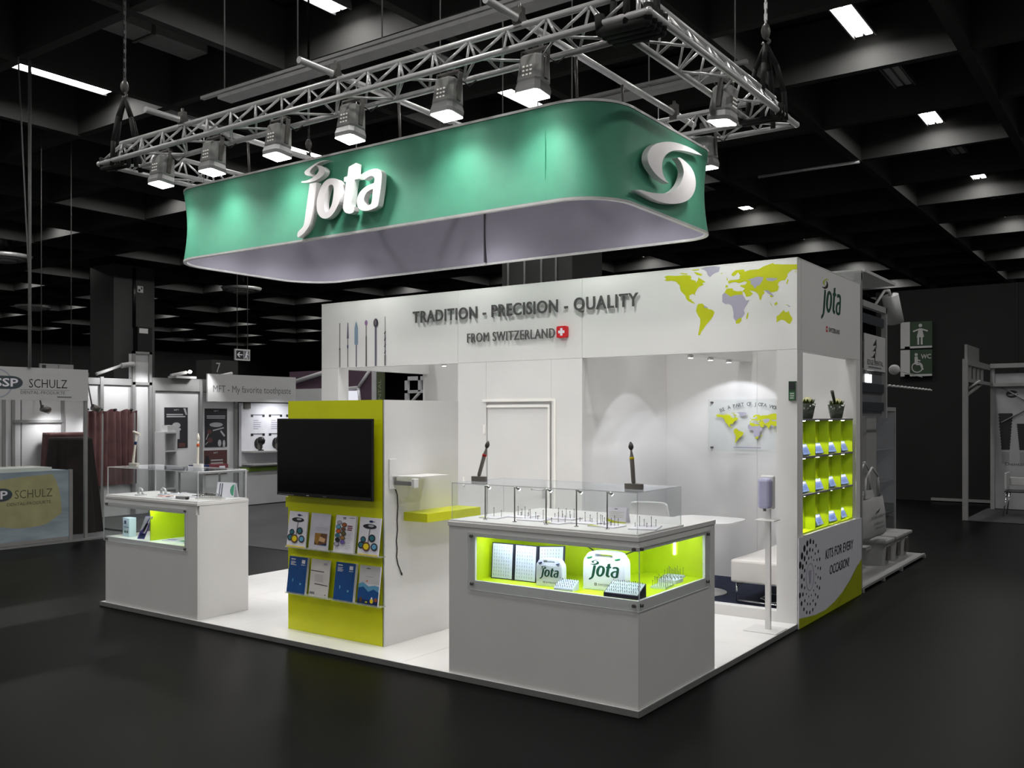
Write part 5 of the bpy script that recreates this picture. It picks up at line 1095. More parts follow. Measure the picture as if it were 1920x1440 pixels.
t = thing('grey_box', 'small flat grey box at the front edge under the left hood', 'box', (-4.42, 0.13, lz)); G().box(-4.48, -4.37, 0.10, 0.16, lz, lz + 0.022).build('lid', alud, t, 0.002); G().box(-4.345, -4.325, 0.10, 0.12, lz, lz + 0.02).build('knob_block', black, t)
# inside the left niche
lf = L0 + 0.0005
t = thing('carton', 'tall pale carton with dark square print in the left showcase', 'box', (-5.2, 0.12, lf))
G().box(-5.25, -5.15, 0.09, 0.16, lf, lf + 0.17).build('carton_body', M('carton_pale', (206, 224, 232), 0.4), t, 0.002)
Print(FX(-5.25, 0.09, lf)).rect(0.025, 0.055, 0.115, 0.145, M('carton_ink', (60, 74, 112), 0.5)).rect(0.02, 0.095, 0.085, 0.09, M('carton_ink')).rect(0.025, 0.05, 0.035, 0.055, M('carton_green', (70, 96, 92), 0.5)).rect(0.06, 0.085, 0.035, 0.055, M('carton_green')).build('carton_print', t)
t = thing('leaning_catalogue', 'purple and white catalogue leaning on a small stand in the left showcase', 'catalogue', (-4.93, 0.17, lf))
fr = frame((-4.965, 0.05, lf + 0.004), (0.9, 0.25, 0), (0.52, 0.0, 0.85)); G().prism(fr, [(0, 0), (0.075, 0), (0.075, 0.24), (0, 0.24)], -0.008, 0).build('cover', purple, t)
p = Print(fr); p.poly([(0, 0.24), (0.05, 0.24), (0.02, 0.1), (0, 0.08)], paper).poly([(0.055, 0.24), (0.07, 0.24), (0.06, 0.02), (0.04, 0.02)], paper).rect(0.015, 0.07, 0.01, 0.06, navy).poly([(0.035, 0.16), (0.06, 0.17), (0.05, 0.08), (0.03, 0.08)], inkm); p.build('cover_print', t)
G().box(-4.90, -4.84, 0.2, 0.26, lf, lf + 0.06).build('stand', black, t)
def leaflet(x, y, w, d, rz, k, m, lab):
    t = thing('leaflet', lab, 'leaflet', (x, y, lf), 'leaflets lying in the left showcase')
    c, s = math.cos(rz), math.sin(rz); U, V = Vector((c, s, 0)), Vector((-s, c, 0)); O = Vector((x, y, lf + k*0.0085)) - U*w/2 - V*d/2; N = Vector((0, 0, 1))
    G().prism((O, U, V, N), [(0, 0), (w, 0), (w, d), (0, d)], 0, 0.007).build('sheet', paper, t); Print((O + N*0.007, U, V, N)).rect(w*.1, w*.7, d*.15, d*.5, m).rect(w*.15, w*.9, d*.6, d*.7, greyprint).build('print', t)
leaflet(-4.62, 0.2, 0.17, 0.15, 0.3, 0, purple, 'lilac printed leaflet lying left of the pile in the left showcase')
leaflet(-4.44, 0.2, 0.19, 0.16, -0.1, 0, M('leaflet_green', (60, 140, 100), 0.5), 'green printed leaflet lying in the middle of the left showcase')
leaflet(-4.36, 0.33, 0.17, 0.14, 0.15, 1, skyp, 'sky blue printed leaflet lying at the right end of the left showcase')
# ================================================================ NEIGHBOURING STANDS, LEFT
st = thing('fair_stand', 'grey panelled stand with a long fascia reading SSP Schulz at the left edge', 'exhibition stand', (-11, 2.0, 0))
B('stand_floor', M('stand_floor_grey', (92, 92, 94), 0.6, var=0.1), st, -12.2, -9.82, -2.6, 3.1, 0.001, 0.02)
B('floor_edge', bpost, st, -9.82, -9.79, -2.6, 3.1, 0.0, 0.028)
B('fascia_board', bsign, st, -9.86, -9.82, -1.2, 2.421, 1.93, 2.36)
for a, b in ((-2.0, -0.2), (-0.18, 1.25), (1.27, 2.35), (2.37, 3.4)): B('wall_panel', bwall, st, -11.56, -11.52, a, b, 0.02, 2.34)
for y in (-0.19, 1.26, 2.10, 2.235, 2.99, 3.36): B('post', bpost, st, -11.53, -11.49, y - 0.022, y + 0.022, 0.02, 2.4)
B('post', bpost, st, -9.87, -9.83, 2.38, 2.42, 0.02, 1.93)
B('rail', bpost, st, -11.5, -11.47, 2.23, 2.97, 1.62, 1.66); B('rail', bpost, st, -11.54, -11.48, -2.0, 3.4, 2.34, 2.40)
for y, z in ((2.55, 1.84), (3.35, 1.86)):
    G().tube((-11.3, y, z), (-11.3, y + 0.12, z - 0.04), 0.05, n=12).tube((-11.3, y, z), (-11.45, y, 2.3), 0.012).build('spotlight', steel, st)
    light('spot_glow', 'SPOT', (-11.2, y + 0.14, z - 0.06), (-0.25, 0.2, -1), POW['stand']*0.6, st, (1, 1, 1), 0.05, angle=150, blend=0.8)
p = Print(FY(-9.82, 1.1, 1.93)); oval = M('ssp_slate', (56, 68, 74), 0.5)
p.ring(0.10, 0.21, 0.19, 0.19, 0.02, M('ssp_swoosh', (150, 154, 168), 0.5)).ell(0.0, 0.225, 0.2, 0.085, oval).ell(0.28, 0.225, 0.14, 0.085, oval).rect(0.0, 0.28, 0.14, 0.31, oval)
p.text('SSP', 0.06, 0.17, 0.30, 0.11, paper, 0.02).text('SCHULZ', 0.50, 0.165, 0.52, 0.115, inkm, -0.004).rect(0.38, 1.06, 0.135, 0.139, greytext).text('DENTAL-PRODUKTE', 0.39, 0.08, 0.60, 0.042, greytext).bars(0.88, 1.08, 0.055, 1, .1, 0.018, greytext, 0); p.build('fascia_print', st)
# printed fabric counter
ct = thing('fabric_counter', 'counter wrapped in olive and blue printed fabric reading SSP at the left edge', 'counter', (-10.1, 1.4, 0.03))
B('cover', M('fabric_print', (142, 156, 164), 0.8, var=0.25, scale=1.6, stretch=(1, 1, 4)), ct, -10.4, -9.83, -0.6, 2.15, 0.08, 0.985)
p = Print(FY(-9.83, 0.9, 0.08)); olive = M('fabric_olive', (160, 158, 116), 0.8, var=0.12, scale=4)
p.poly(smooth([(-0.3, 0.36), (0.1, 0.30), (0.3, 0.22), (0.6, 0.17), (0.95, 0.20), (1.15, 0.33), (1.13, 0.55), (1.08, 0.75), (1.02, 0.86), (0.6, 0.84), (0.2, 0.80), (-0.3, 0.82)], 3), olive)
p.ell(0.1, 0.62, 0.2, 0.085, oval).ell(0.36, 0.62, 0.13, 0.085, oval).rect(0.1, 0.36, 0.535, 0.705, oval).text('SSP', 0.15, 0.565, 0.28, 0.11, paper, 0.02)
p.text('SCHULZ', 0.52, 0.56, 0.5, 0.11, M('fabric_letter', (92, 92, 66), 0.7), -0.004).text('DENTAL-PRODUKTE', 0.42, 0.47, 0.58, 0.04, M('fabric_letter')); p.build('counter_print', ct)
B('counter_top', M('counter_top_pale', (190, 196, 190), 0.5), ct, -10.45, -9.9, -0.6, 1.95, 0.985, 1.03)
B('base_bar', bpost, ct, -10.4, -9.83, -0.6, 2.15, 0.03, 0.08); B('post', bpost, ct, -9.86, -9.82, 2.15, 2.2, 0.03, 0.99)
for y in (1.5, 2.1): G().tube((-9.86, y, 0.02), (-9.86, y, 0.05), 0.03).build('foot', bpost, ct)
# draped furniture
def drape(lab, x0, x1, y0, y1, z0, z1, m, spread, n=40, amp=0.03):
    t = thing('draped_table', lab, 'draped furniture', ((x0+x1)/2, (y0+y1)/2, z0), 'cloth-covered furniture on the left stand')
    cx, cy = (x0+x1)/2, (y0+y1)/2; vs = []; L = [(1.0, 0.0, 0.0), (0.97, 0.03, 0.1), (0.7, 0.25, 0.5), (0.35, 0.65, 0.9), (0.0, 1.0, 1.0)]
    for zf, s, a in L:
        for k in range(n):
            th = 2*math.pi*k/n; c, q = math.cos(th), math.sin(th); e = 0.35
            ux, uy = math.copysign(abs(c)**e, c), math.copysign(abs(q)**e, q)
            w = a*amp*math.sin(k*2.7) + a*amp*0.6*math.sin(k*1.1 + 1)
            vs.append((cx + ux*((x1-x0)/2 + spread*s + w), cy + uy*((y1-y0)/2 + spread*s + w), z0 + (z1-z0)*zf))
    fs = [[j*n + k, (j+1)*n + k, (j+1)*n + (k+1) % n, j*n + (k+1) % n] for j in range(4) for k in range(n)] + [list(range(n))]
    G().add(vs, fs, 0, True).build('cloth', m, t); B('frame', black, t, x0 + 0.1, x1 - 0.1, y0 + 0.1, y1 - 0.1, z0, z1 - 0.02)
drape('tall counter draped in near-black cloth between the left stand counters', -10.93, -10.5, 2.42, 2.92, 0.021, 1.405, darkcloth, 0.1)
drape('low furniture draped in brown cloth behind the near-black drape', -11.42, -11.16, 2.60, 3.2, 0.021, 1.47, maroon, 0.05)
t = tag(B('aisle_floor_patch', M('aisle_grey', (70, 70, 72), 0.8, var=0.25, scale=0.8), None, -12.15, -5.6, 3.3, 8.5, 0.001, 0.006), 'added mid grey sheet for the lighter hall floor behind the left counter', 'carpet')  # added sheet, its grey imitates the lighter tone of the hall floor here
# brown curtain and middle walls
st2 = thing('fair_stand', 'grey panelled stand with a fascia reading MFT - My favorite toothpaste', 'exhibition stand', (-12.4, 6, 0))
B('stand_floor', M('stand_floor_grey'), st2, -14.5, -12.16, 3.45, 9.5, 0.001, 0.02)
for a, b in ((3.42, 4.05), (4.06, 4.68)): B('wall_panel', bwall, st2, -12.28, -12.24, a, b, 0.02, 2.25)
for a, b in ((5.05, 5.98), (6.04, 6.78)): B('wall_panel', bwall, st2, -12.30, -12.25, a, b, 0.02, 2.16)
for y in (3.44, 4.05, 4.63, 5.02, 6.01, 6.80): B('post', bpost, st2, -12.26, -12.19, y - 0.03, y + 0.03, 0.02, 2.38)
B('rail', bpost, st2, -12.28, -12.2, 3.42, 4.62, 2.25, 2.36); B('rail', bpost, st2, -12.3, -12.2, 5.0, 6.3, 2.17, 2.40)
B('tower', bwall, st2, -12.32, -12.22, 4.62, 4.97, 0.02, 2.80); g = G().box(-12.22, -12.18, 4.61, 4.66, 0.02, 2.84).box(-12.22, -12.18, 4.93, 4.98, 0.02, 2.84).box(-12.22, -12.18, 4.61, 4.98, 2.80, 2.84).box(-12.22, -12.18, 4.61, 4.98, 2.26, 2.31); g.build('tower_frame', bpost, st2)
B('fascia_board', bsign, st2, -12.06, -12.02, 6.02, 8.13, 1.99, 2.50)
p = Print(FY(-12.02, 6.02, 1.99)); p.text('MFT - My favorite toothpaste', 0.12, 0.13, 1.86, 0.17, M('fascia_ink', (84, 84, 86), 0.5), -0.004); p.build('fascia_print', st2)
g = G()
for y, zz in ((5.3, 2.42), (6.3, 2.44)):
    g.tube((-12.1, y, zz + 0.02), (-12.1, y + 0.32, zz + 0.09), 0.03, n=10).box(-12.3, -12.05, y + 0.08, y + 0.5, zz - 0.02, zz + 0.02)
    g.build('arm_light', bsign, st2); g = G()
    light('arm_glow', 'SPOT', (-11.75, y - 0.3, 2.62), (-0.3, -0.3, -1), POW['stand'], st2, (1, 1, 1), 0.05, angle=110, blend=0.6)
G().ball((-12.05, 5.66, 2.52), (0.035, 0.035, 0.03)).ball((-12.05, 6.2, 2.47), (0.03, 0.03, 0.025)).build('bulb', lampw, st2)
G().tube((-12.2, 3.95, 2.42), (-12.2, 4.45, 2.6), 0.03, 0.022, n=10).tube((-12.2, 4.4, 2.58), (-12.2, 4.64, 2.62), 0.045, n=10).build('arm_light', bsign, st2)
light('arm_glow', 'SPOT', (-11.8, 4.2, 2.55), (-0.4, 0, -1), POW['stand'], st2, (1, 1, 1), 0.05, angle=150, blend=0.8)
t = thing('curtain', 'brown pleated cloth curtain hung on the grey wall behind the left counter', 'curtain', (-12.15, 4.2, 1.0))
n = 60; vs = []
for z, a in ((1.82, 0.4), (1.75, 1.0), (1.2, 1.3), (0.55, 1.5)):
    for k in range(n + 1):
        y = 3.62 + 1.06*k/n; sag = 0.02*math.sin(k*0.42)*(z > 1.8)
        vs.append((-12.16 + 0.028*a*math.sin(k*0.95) + 0.015*a*math.sin(k*0.37 + 1), y + (1.82 - z)*0.02*math.sin(k*0.2), z + sag))
G().add(vs, [[j*(n+1) + k, (j+1)*(n+1) + k, (j+1)*(n+1) + k + 1, j*(n+1) + k + 1] for j in range(3) for k in range(n)], 0, True).build('cloth', M('curtain_brown', (88, 58, 58), 0.9, var=0.25, scale=5, bump=0.15), t)
for y in (3.75, 4.0, 4.25, 4.55): G().ball((-12.13, y, 1.83), (0.02, 0.035, 0.02)).build('clip', black, t)
# posters
def poster(y0, y1, z0, z1, bg, lab, art):
    t = thing('poster', lab, 'poster', (-12.24, (y0+y1)/2, z0), 'posters on the grey middle stand')
    B('sheet', bg, t, -12.249, -12.24, y0, y1, z0, z1); p = Print(FY(-12.24, y0, z0)); art(p, y1 - y0, z1 - z0); p.build('poster_print', t)
pbg, pbr = M('poster_dark', (36, 36, 42), 0.5), M('poster_brown', (84, 54, 52), 0.5)
pal = M('poster_pale', (168, 168, 172), 0.5)
def pa1(p, w, h): p.text('MFT', w*.4, h*.92, w*.22, h*.035, pal, .02).bars(w*.08, w*.9, h*.84, 2, h*.05, h*.03, pal, .15).ell(w*.5, h*.56, w*.18, h*.07, pal).ell(w*.48, h*.46, w*.22, h*.05, pal).rect(w*.4, w*.64, h*.22, h*.44, pal).rect(w*.6, w*.88, h*.02, h*.12, pbr).poly([(w*.8, h*.98), (w*.9, h*.98), (w*.97, h*.82), (w*.9, h*.82)], pal)
def pa2(p, w, h): p.text('MFT', w*.4, h*.92, w*.22, h*.035, pal, .02).bars(w*.08, w*.95, h*.82, 2, h*.05, h*.03, pal, .1).ell(w*.5, h*.58, w*.3, h*.06, pal).line((w*.35, h*.43), (w*.85, h*.50), h*.03, pal).line((w*.05, h*.2), (w*.2, h*.42), h*.02, pal).ell(w*.2, h*.40, w*.1, h*.06, pbr).line((w*.02, h*.07), (w*.2, h*.18), h*.02, pal).ell(w*.22, h*.18, w*.12, h*.07, pbr).line((w*.7, h*.42), (w*.88, h*.28), h*.05, pal).ell(w*.65, h*.1, w*.08, h*.09, pal).ell(w*.85, h*.08, w*.06, h*.1, pal)
def pa3(p, w, h): p.text('MFT', w*.4, h*.86, w*.2, h*.07, pal, .02).bars(w*.28, w*.92, h*.62, 2, h*.12, h*.06, pal, .2).ell(w*.12, h*.5, w*.1, h*.3, pbg).rect(w*.12, w*.9, h*.1, h*.16, pal)
poster(5.27, 5.75, 1.14, 1.875, pbg, 'dark poster with a white folded stack picture, left of the two tall posters', pa1)
poster(6.12, 6.62, 1.135, 1.86, pbg, 'dark poster with pale toothbrush pictures, right of the two tall posters', pa2)
poster(6.11, 6.62, 0.62, 1.075, pbr, 'brown poster below the right dark poster', pa3)
t = thing('open_shelf', 'small white open shelf in front of the left dark poster', 'shelf', (-11.78, 4.99, 0.02))
for z in (0.05, 0.45, 0.8, 1.1, 1.42): B('shelf_board', bwall, t, -11.9, -11.65, 4.885, 5.095, z, z + 0.025)
B('side_board', bwall, t, -11.9, -11.65, 4.86, 4.884, 0.02, 1.445); B('side_board', bwall, t, -11.9, -11.65, 5.096, 5.12, 0.02, 1.445)
B('back_board', bwall, t, -11.925, -11.905, 4.86, 5.12, 0.02, 1.445); B('top_box', bwall, t, -11.85, -11.68, 4.95, 5.1, 1.446, 1.56)
t = thing('side_table', 'white square table with dark folders beside the posters of the middle stand', 'table', (-11.5, 5.6, 0.02))
B('tabletop', bwall, t, -11.9, -11.1, 5.25, 6.2, 0.72, 0.75)
for x in (-11.85, -11.15):
    for y in (5.3, 6.15): B('leg', alu, t, x - 0.015, x + 0.015, y - 0.015, y + 0.015, 0.02, 0.72)
for y, m, lab in ((5.45, navy, 'navy folder box on the white square table, left one'), (5.85, M('folder_wine', (110, 46, 56), 0.5), 'wine red folder box on the white square table, right one')):
    t = thing('folder_box', lab, 'box', (-11.5, y, 0.7505), 'folder boxes on the white table'); G().box(-11.62, -11.38, y - 0.13, y + 0.13, 0.7505, 0.86).build('box_body', m, t, 0.005); B('box_label', paper, t, -11.38, -11.378, y - 0.06, y + 0.06, 0.78, 0.83)
# display wall with hairbrush posters and a long lit display case
t = thing('display_wall', 'bright white display wall with four rows of small product pictures and shelves', 'display', (-12.1, 7.4, 0.02))
B('board', M('display_white', (226, 226, 232), 0.5), t, -12.2, -12.12, 6.86, 8.4, 0.75, 1.97)
B('shelf', bsign, t, -12.12, -11.75, 6.86, 8.4, 1.02, 1.05); B('shelf', bsign, t, -12.12, -11.75, 6.86, 8.4, 0.78, 0.81); B('green_edge', M('edge_green', (110, 140, 50), 0.5), t, -12.14, -11.9, 6.86, 8.4, 0.66, 0.73)
B('plinth', bwall, t, -12.2, -11.95, 6.86, 8.4, 0.02, 0.66); B('corner_block', steel, t, -12.12, -12.08, 6.9, 7.05, 1.86, 1.97)
p = Print(FY(-12.12, 6.86, 0.75))
for r_ in range(2):
    for c_ in range(3):
        x, z = 0.22 + 0.44*c_, 0.98 - 0.37*r_
        p.rect(x, x + 0.34, z, z + 0.02, greytext).rect(x, x + 0.06, z - 0.03, z + 0.02, inkm).rect(x + 0.28, x + 0.34, z - 0.03, z + 0.02, inkm)
        if r_ == 0: p.bars(x + .06, x + .28, z - .09, 5, .04, .016, greyprint, .5)
        else: p.ell(x + .17, z - .18, .085, .11, inkm).ell(x + .22, z - .24, .07, .07, steel)
p.build('product_print', t)
light('case_glow', 'SPOT', (-11.6, 7.6, 1.95), (-0.6, 0, -1), POW['stand']*0.8, t, (0.95, 0.97, 1), 0.05, angle=150, blend=0.8)
t = thing('hairbrush_stand', 'row of dark round brush products standing on the bright display shelf', 'product', (-11.9, 7.4, 1.0505))
for k, y in enumerate((7.15, 7.6, 8.05)):
    G().lathe((-11.9, y, 1.0505), [(0.06, 0), (0.05, 0.02), (0.02, 0.03), (0.02, 0.1), (0.07, 0.14), (0.08, 0.2), (0.05, 0.26), (0.01, 0.27)], 14).build('brush', black, t)
# the purple stand behind, seen through the left opening of the stand
st3 = thing('fair_stand', 'purple walled stand with white zigzag frame behind the left room opening', 'exhibition stand', (-11.3, 9.1, 0))
plum = M('plum_wall', (84, 62, 78), 0.7, var=0.05)
B('wall_panel', plum, st3, -13.2, -11.7, 9.0, 9.06, 0, 2.68); B('wall_panel', plum, st3, -11.69, -10.72, 9.0, 9.06, 0, 2.75); B('wall_panel', bwall, st3, -13.0, -11.8, 8.97, 9.0, 2.0, 2.3)
bw2 = M('frame_white', (196, 196, 198), 0.5)
g = G().tube((-10.80, 8.98, 2.62), (-11.10, 8.98, 2.30), 0.035, n=8).tube((-11.10, 8.98, 2.30), (-11.02, 8.98, 1.7), 0.035, n=8).tube((-13.0, 8.98, 2.46), (-11.66, 8.98, 2.72), 0.05, n=8).tube((-11.9, 8.98, 2.27), (-11.10, 8.98, 2.30), 0.035, n=8); g.build('zigzag_frame', bw2, st3)
B('light_box', M('light_box_white', (232, 234, 244), 0.5, emit=0.6), st3, -11.9, -11.06, 8.95, 8.99, 1.6, 2.24)
B('post', bw2, st3, -10.72, -10.60, 8.97, 9.05, 0, 2.75); B('green_strip', M('strip_green', (74, 84, 56), 0.6), st3, -10.60, -10.42, 8.99, 9.04, 0, 2.75)
Print(frame((-10.48, 8.99, 1.75), (0, 0, 1), (-1, 0, 0))).text('DENTAL', 0.1, 0.0, 0.6, 0.08, M('strip_pale', (140, 150, 120), 0.5)).build('strip_print', st3)
st4 = thing('shelf_frame', 'white tube rack frame with crossed bars behind the left room opening', 'rack', (-9.7, 9.2, 0))
g = G().box(-9.95, -9.87, 9.1, 9.16, 0, 2.50).box(-9.95, -9.2, 9.1, 9.16, 2.42, 2.50).box(-9.60, -9.54, 9.1, 9.16, 2.2, 2.5).box(-9.95, -9.2, 9.1, 9.16, 2.17, 2.23); g.build('frame', bw2, st4)
G().tube((-9.85, 9.13, 1.95), (-9.55, 9.13, 2.2), 0.03, n=8).build('brace', bw2, st4); B('back_board', bsign, st4, -9.5, -9.2, 9.17, 9.2, 2.0, 2.45)

# ================================================================ NEIGHBOURING STAND, RIGHT BEHIND
en = thing('fair_stand', 'dim white stand with a banner reading EDGE DENTAL right behind the jota stand', 'exhibition stand', (-1.5, 6, 0))
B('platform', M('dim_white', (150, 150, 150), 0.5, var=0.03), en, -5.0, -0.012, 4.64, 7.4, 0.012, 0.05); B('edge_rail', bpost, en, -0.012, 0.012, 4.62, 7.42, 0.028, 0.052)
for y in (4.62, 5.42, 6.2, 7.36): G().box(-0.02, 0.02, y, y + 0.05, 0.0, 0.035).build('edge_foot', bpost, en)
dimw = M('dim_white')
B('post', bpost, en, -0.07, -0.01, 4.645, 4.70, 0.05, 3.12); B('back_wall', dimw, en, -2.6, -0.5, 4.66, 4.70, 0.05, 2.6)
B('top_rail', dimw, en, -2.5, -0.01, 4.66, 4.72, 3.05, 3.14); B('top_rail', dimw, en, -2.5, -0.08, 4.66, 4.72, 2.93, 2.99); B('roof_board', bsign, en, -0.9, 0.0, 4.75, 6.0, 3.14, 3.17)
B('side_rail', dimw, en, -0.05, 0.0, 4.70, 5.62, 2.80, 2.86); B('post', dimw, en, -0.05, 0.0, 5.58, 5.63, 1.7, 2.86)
for k, z in enumerate((2.74, 2.46, 2.05, 1.86)): B('dark_band', M('band_slate', (38, 44, 52), 0.5), en, -0.04, -0.02, 4.75, 5.57, z - 0.09, z)
B('grey_band', M('band_grey', (96, 98, 102), 0.4), en, -0.046, -0.041, 4.75, 5.57, 1.72, 2.2); G().box(-0.04, -0.036, 4.93, 5.05, 2.06, 2.14).box(-0.04, -0.036, 5.1, 5.14, 2.06, 2.14).build('small_lamp', lampw, en)
bn = B('banner', bsign, en, -0.018, -0.008, 4.77, 5.60, 2.18, 2.54)
p = Print(FY(-0.008, 4.77, 2.18)); p.poly([(.44, .33), (.36, .28), (.30, .25), (.42, .26), (.46, .22)], inkm).poly([(.42, .25), (.32, .20), (.24, .19), (.40, .20), (.44, .15)], inkm).poly([(.40, .19), (.30, .14), (.20, .13), (.36, .13), (.40, .07)], inkm)
p.text('EDGE DENTAL', .10, .055, .62, .05, inkm).bars(.14, .64, .04, 1, .1, .016, greytext, 0); p.build('banner_print', bn)
t = thing('cylinder_lamp', 'pale tilted cylinder lamp on a bent arm at the top of the dim stand', 'lamp', (0.05, 5.75, 2.7))
G().tube((0.02, 5.66, 3.0), (0.05, 5.78, 2.72), 0.085, n=18).build('shade', bsign, t); G().path([(-0.02, 5.2, 2.85), (0.0, 5.5, 3.03), (0.02, 5.62, 3.05), (0.02, 5.66, 3.0)], 0.014).build('arm', bsign, t)
t = thing('rope_barrier', 'short white twisted rope hanging at the side of the dim stand', 'rope', (0.0, 6.6, 2.05)); g = G()
for k in range(24): y = 5.65 + 0.09*k; g.tube((0.0, y, 2.04 + 0.004*(k % 2)), (0.0, y + 0.11, 2.04 + 0.008*((k + 1) % 2)), 0.012, n=6)
g.build('rope', bsign, t); G().ball((0.02, 5.85, 2.22), (0.06, 0.06, 0.055)).tube((0.02, 5.85, 2.22), (0.0, 7.3, 2.19), 0.006, n=6).build('knob', bsign, t)
t = thing('glass_cabinet', 'tall dim white cabinet with a glass front on the stand behind', 'cabinet', (-0.7, 7.2, 0.051))
X_ = -0.45
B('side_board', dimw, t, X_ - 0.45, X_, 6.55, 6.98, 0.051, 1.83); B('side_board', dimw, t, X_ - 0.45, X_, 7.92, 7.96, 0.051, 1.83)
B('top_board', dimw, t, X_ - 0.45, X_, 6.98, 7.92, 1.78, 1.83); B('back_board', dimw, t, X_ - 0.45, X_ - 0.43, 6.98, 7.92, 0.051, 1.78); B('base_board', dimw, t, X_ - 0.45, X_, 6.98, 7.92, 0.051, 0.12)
for z in (0.5, 0.9, 1.3): B('shelf_board', M('shelf_glass', (110, 114, 116), 0.2), t, X_ - 0.43, X_ - 0.02, 6.98, 7.92, z, z + 0.01)
g = G(); pane(g, X_ - 0.012, X_ - 0.006, 6.99, 7.91, 0.13, 1.77); g.build('door_pane', GL, t)
for k, (y, z, m) in enumerate(((7.3, .91, steel), (7.5, 1.31, dimw), (7.25, .51, black), (7.6, .51, dimw), (7.55, .91, black))):
    o = thing('cabinet_bottle', ['grey bottle on the middle shelf of the dim cabinet', 'white vase on the top shelf of the dim cabinet', 'black jar on the lowest shelf of the dim cabinet', 'white jar on the lowest shelf of the dim cabinet', 'black jar on the middle shelf of the dim cabinet'][k], 'bottle', (X_ - 0.2, y, z + 0.0005), 'bottles in the dim cabinet')
    G().lathe((X_ - 0.2, y, z + 0.0005), [(0.04, 0), (0.05, 0.02), (0.05, 0.12), (0.02, 0.16), (0.02, 0.2)], 14).build('body', m, o); G().tube((X_ - 0.2, y, z + 0.2), (X_ - 0.2, y, z + 0.22), 0.022).build('cap', steel, o)
# dispenser column with hanging bags, and three tubs
t = thing('bag_stand', 'slim dim white stand with hooks on the neighbouring platform', 'stand', (-0.45, 5.6, 0.051))
B('upright', dimw, t, -0.55, -0.38, 5.50, 5.72, 0.051, 1.25); B('foot_plate', dimw, t, -0.62, -0.3, 5.4, 5.9, 0.051, 0.065)
for z in (1.2, 0.85): G().tube((-0.38, 5.62, z), (-0.22, 5.62, z + 0.02), 0.008).build('hook', bsign, t)
B('scoop', dimw, t, -0.38, -0.24, 5.72, 5.95, 0.26, 0.29)
def bag(y0, y1, x, z0, z1, lab, txt):
    t = thing('carrier_bag', lab, 'bag', (x, (y0+y1)/2, z0), 'white bags on the slim stand')
    h = z1 - z0; ym = (y0+y1)/2; w = (y1-y0)/2; vs = []; n = 16
    for zf, s, d in ((0, 0.96, 0.03), (0.1, 1.0, 0.07), (0.6, 1.0, 0.06), (0.9, 0.96, 0.03), (1.0, 0.95, 0.012)):
        for k in range(n):
            a = 2*math.pi*k/n; c, q = math.cos(a), math.sin(a)
            vs.append((x + d*math.copysign(abs(q)**0.6, q), ym + w*s*math.copysign(abs(c)**0.5, c), z0 + h*zf + 0.006*math.sin(k*2)))
    fs = [[j*n + k, j*n + (k+1) % n, (j+1)*n + (k+1) % n, (j+1)*n + k] for j in range(4) for k in range(n)] + [list(range(n))[::-1]]
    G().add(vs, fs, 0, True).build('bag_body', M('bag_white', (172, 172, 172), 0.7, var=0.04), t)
    for s in (-1, 1): G().path([(x, ym + s*w*.7, z1 - 0.01), (x, ym + s*w*.55, z1 + 0.22), (x, ym, z1 + 0.33)], 0.012, 6).build('handle', M('bag_white'), t)
    if txt:
        p = Print(FY(x + 0.075, ym - w*.8, z0 + h*.2)); p.poly([(w*.5, h*.45), (w*.9, h*.55), (w*.75, h*.45)], inkm).text('EDGE DENTAL', w*.1, h*.32, w*1.4, h*.06, inkm).text('La Beaute', w*.3, h*.16, w*.9, h*.07, greytext, 0, .2).text('Dentaire', w*.5, h*.05, w*.8, h*.06, greytext, 0, .2); p.build('bag_print', t)
bag(5.36, 6.25, -0.2, 0.40, 0.83, 'front white bag with EDGE DENTAL print on the slim stand', True)
bag(6.0, 6.7, -0.42, 0.5, 0.86, 'plain white bag hanging behind the printed one', False)
bag(5.55, 6.05, -0.55, 0.85, 1.12, 'upper plain white bag at the top of the slim stand', False)
for k, y in enumerate((6.25, 6.72, 7.12)):
    t = thing('lidded_tub', 'dim white lidded tub on the neighbouring platform, %s in the row of three' % ['nearest', 'middle', 'farthest'][k], 'tub', (-0.33, y, 0.051), 'row of lidded tubs')
    g = G(); vs = []; n = 16
    for zf, w, d in ((0.051, .15, .18), (0.30, .17, .20)):
        vs += [(-0.33 + d*math.copysign(abs(math.cos(2*math.pi*i/n))**.5, math.cos(2*math.pi*i/n)), y + w*math.copysign(abs(math.sin(2*math.pi*i/n))**.5, math.sin(2*math.pi*i/n)), zf) for i in range(n)]
    g.add(vs, [[i, (i+1) % n, n + (i+1) % n, n + i] for i in range(n)] + [list(range(n))[::-1], list(range(n, 2*n))], 0, False); g.build('tub_body', dimw, t)
    G().box(-0.55, -0.11, y - 0.19, y + 0.19, 0.30, 0.34).build('lid', dimw, t, 0.012); B('label_strip', steel, t, -0.138, -0.125, y - 0.07, y + 0.06, 0.1, 0.26)

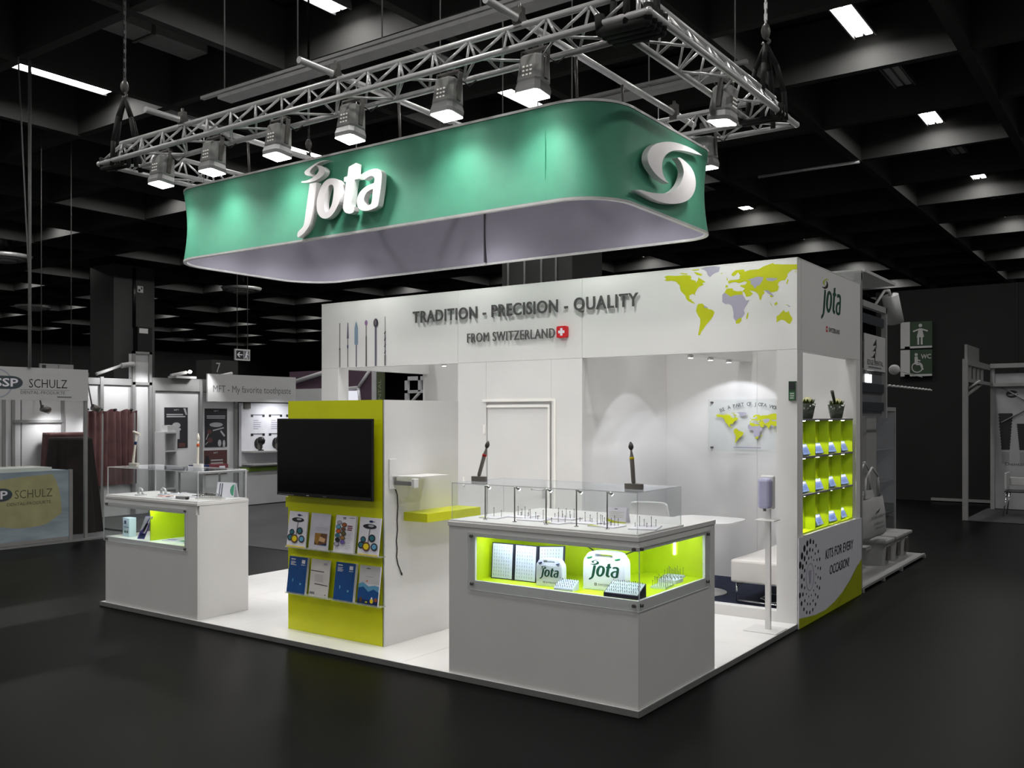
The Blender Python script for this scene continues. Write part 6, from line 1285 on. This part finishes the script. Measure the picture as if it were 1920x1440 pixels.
# ================================================================ FAR STAND AT THE RIGHT EDGE
fs_ = thing('fair_stand', 'dim stand frame with an implant poster wall at the right edge', 'exhibition stand', (0.5, 13.3, 0))
B('stand_floor', M('far_carpet', (40, 40, 42), 0.9), fs_, -0.35, 3.2, 12.05, 14.5, 0.001, 0.008)
B('post', M('dim_frame', (140, 140, 140), 0.5), fs_, -0.36, -0.28, 12.06, 12.14, 0, 2.66)
dfm = M('dim_frame')
B('wall_panel', M('dim_poster', (158, 158, 162), 0.5), fs_, -0.22, 2.8, 14.42, 14.46, 0.02, 2.5); B('wall_edge', dfm, fs_, -0.28, -0.21, 14.38, 14.46, 0, 2.6)
B('beam', dfm, fs_, -0.36, -0.28, 12.14, 14.4, 2.56, 2.66); B('beam', dfm, fs_, -0.36, -0.28, 12.14, 14.4, 2.28, 2.34); B('beam', dfm, fs_, -0.28, 2.8, 14.34, 14.42, 2.60, 2.68); B('beam', dfm, fs_, -0.28, 2.8, 14.34, 14.42, 2.26, 2.32)
for y in (12.5, 12.9, 13.3, 13.7): B('slat', dfm, fs_, -0.34, -0.30, y, y + 0.05, 2.34, 2.56)
B('top_board', bpost, fs_, -0.34, -0.30, 12.14, 13.3, 2.66, 2.90)
G().tube((-0.32, 12.14, 2.05), (-0.32, 13.7, 2.29), 0.025, n=8).build('brace', dfm, fs_); G().tube((-0.30, 12.12, 2.15), (-0.1, 12.12, 2.30), 0.02, n=8).build('brace', dfm, fs_)
g = G().tube((-0.1, 14.40, 2.25), (1.0, 14.40, 1.55), 0.012, n=6).tube((1.0, 14.40, 2.25), (-0.1, 14.40, 1.6), 0.012, n=6)
g.build('cross_wire', dfm, fs_)
p = Print(FX(-0.2, 14.42, 0.0)); dk = M('implant_dark', (34, 34, 36), 0.4)
for x, z0, z1, w in ((0.165, 1.10, 1.77, .125), (0.45, 1.10, 1.58, .11)):
    pts_l, pts_r = [], []
    for k in range(25):
        zf = k/24; z = z0 + (z1 - z0)*zf; ww = w*(0.58 + 0.42*zf) * (1.0 if k % 2 else 0.86)
        pts_l.append((x - ww, z)); pts_r.append((x + ww, z))
    p.poly(pts_r + pts_l[::-1], dk)
    p.polys([[(x - w*.5, z0 - .25), (x + w*.5, z0 - .25), (x + w*.5, z0 - .04), (x - w*.5, z0 - .04)]], M('implant_reflection', (136, 136, 140), 0.5))
p.ell(0.27, 2.12, 0.10, 0.07, dk).poly([(0.19, 2.10), (0.38, 2.15), (0.38, 2.12), (0.26, 2.09)], M('dim_poster')).text('Dental Implants', 0.16, 0.80, 0.75, 0.07, M('dim_text', (70, 70, 74), 0.5)); p.build('poster_print', fs_)
t = thing('chair', 'dim chair with pale backrest and thin steel legs at the right edge', 'chair', (0.34, 13.3, 0.009))
G().box(0.12, 0.15, 13.1, 13.5, 0.47, 0.75).build('backrest', bsign, t, 0.01); G().box(0.12, 0.56, 13.08, 13.52, 0.42, 0.445).build('seat', black, t, 0.008); G().box(0.16, 0.54, 13.46, 13.50, 0.52, 0.66).build('armrest', bsign, t, 0.008)
for a, b in ((0.16, 13.12), (0.52, 13.12), (0.16, 13.48), (0.52, 13.48)): G().tube((a, b, 0.42), (a + (0.06 if a > .3 else -0.06), b + (0.04 if b > 13.3 else -0.04), 0.009), 0.011).build('leg', chrome, t)
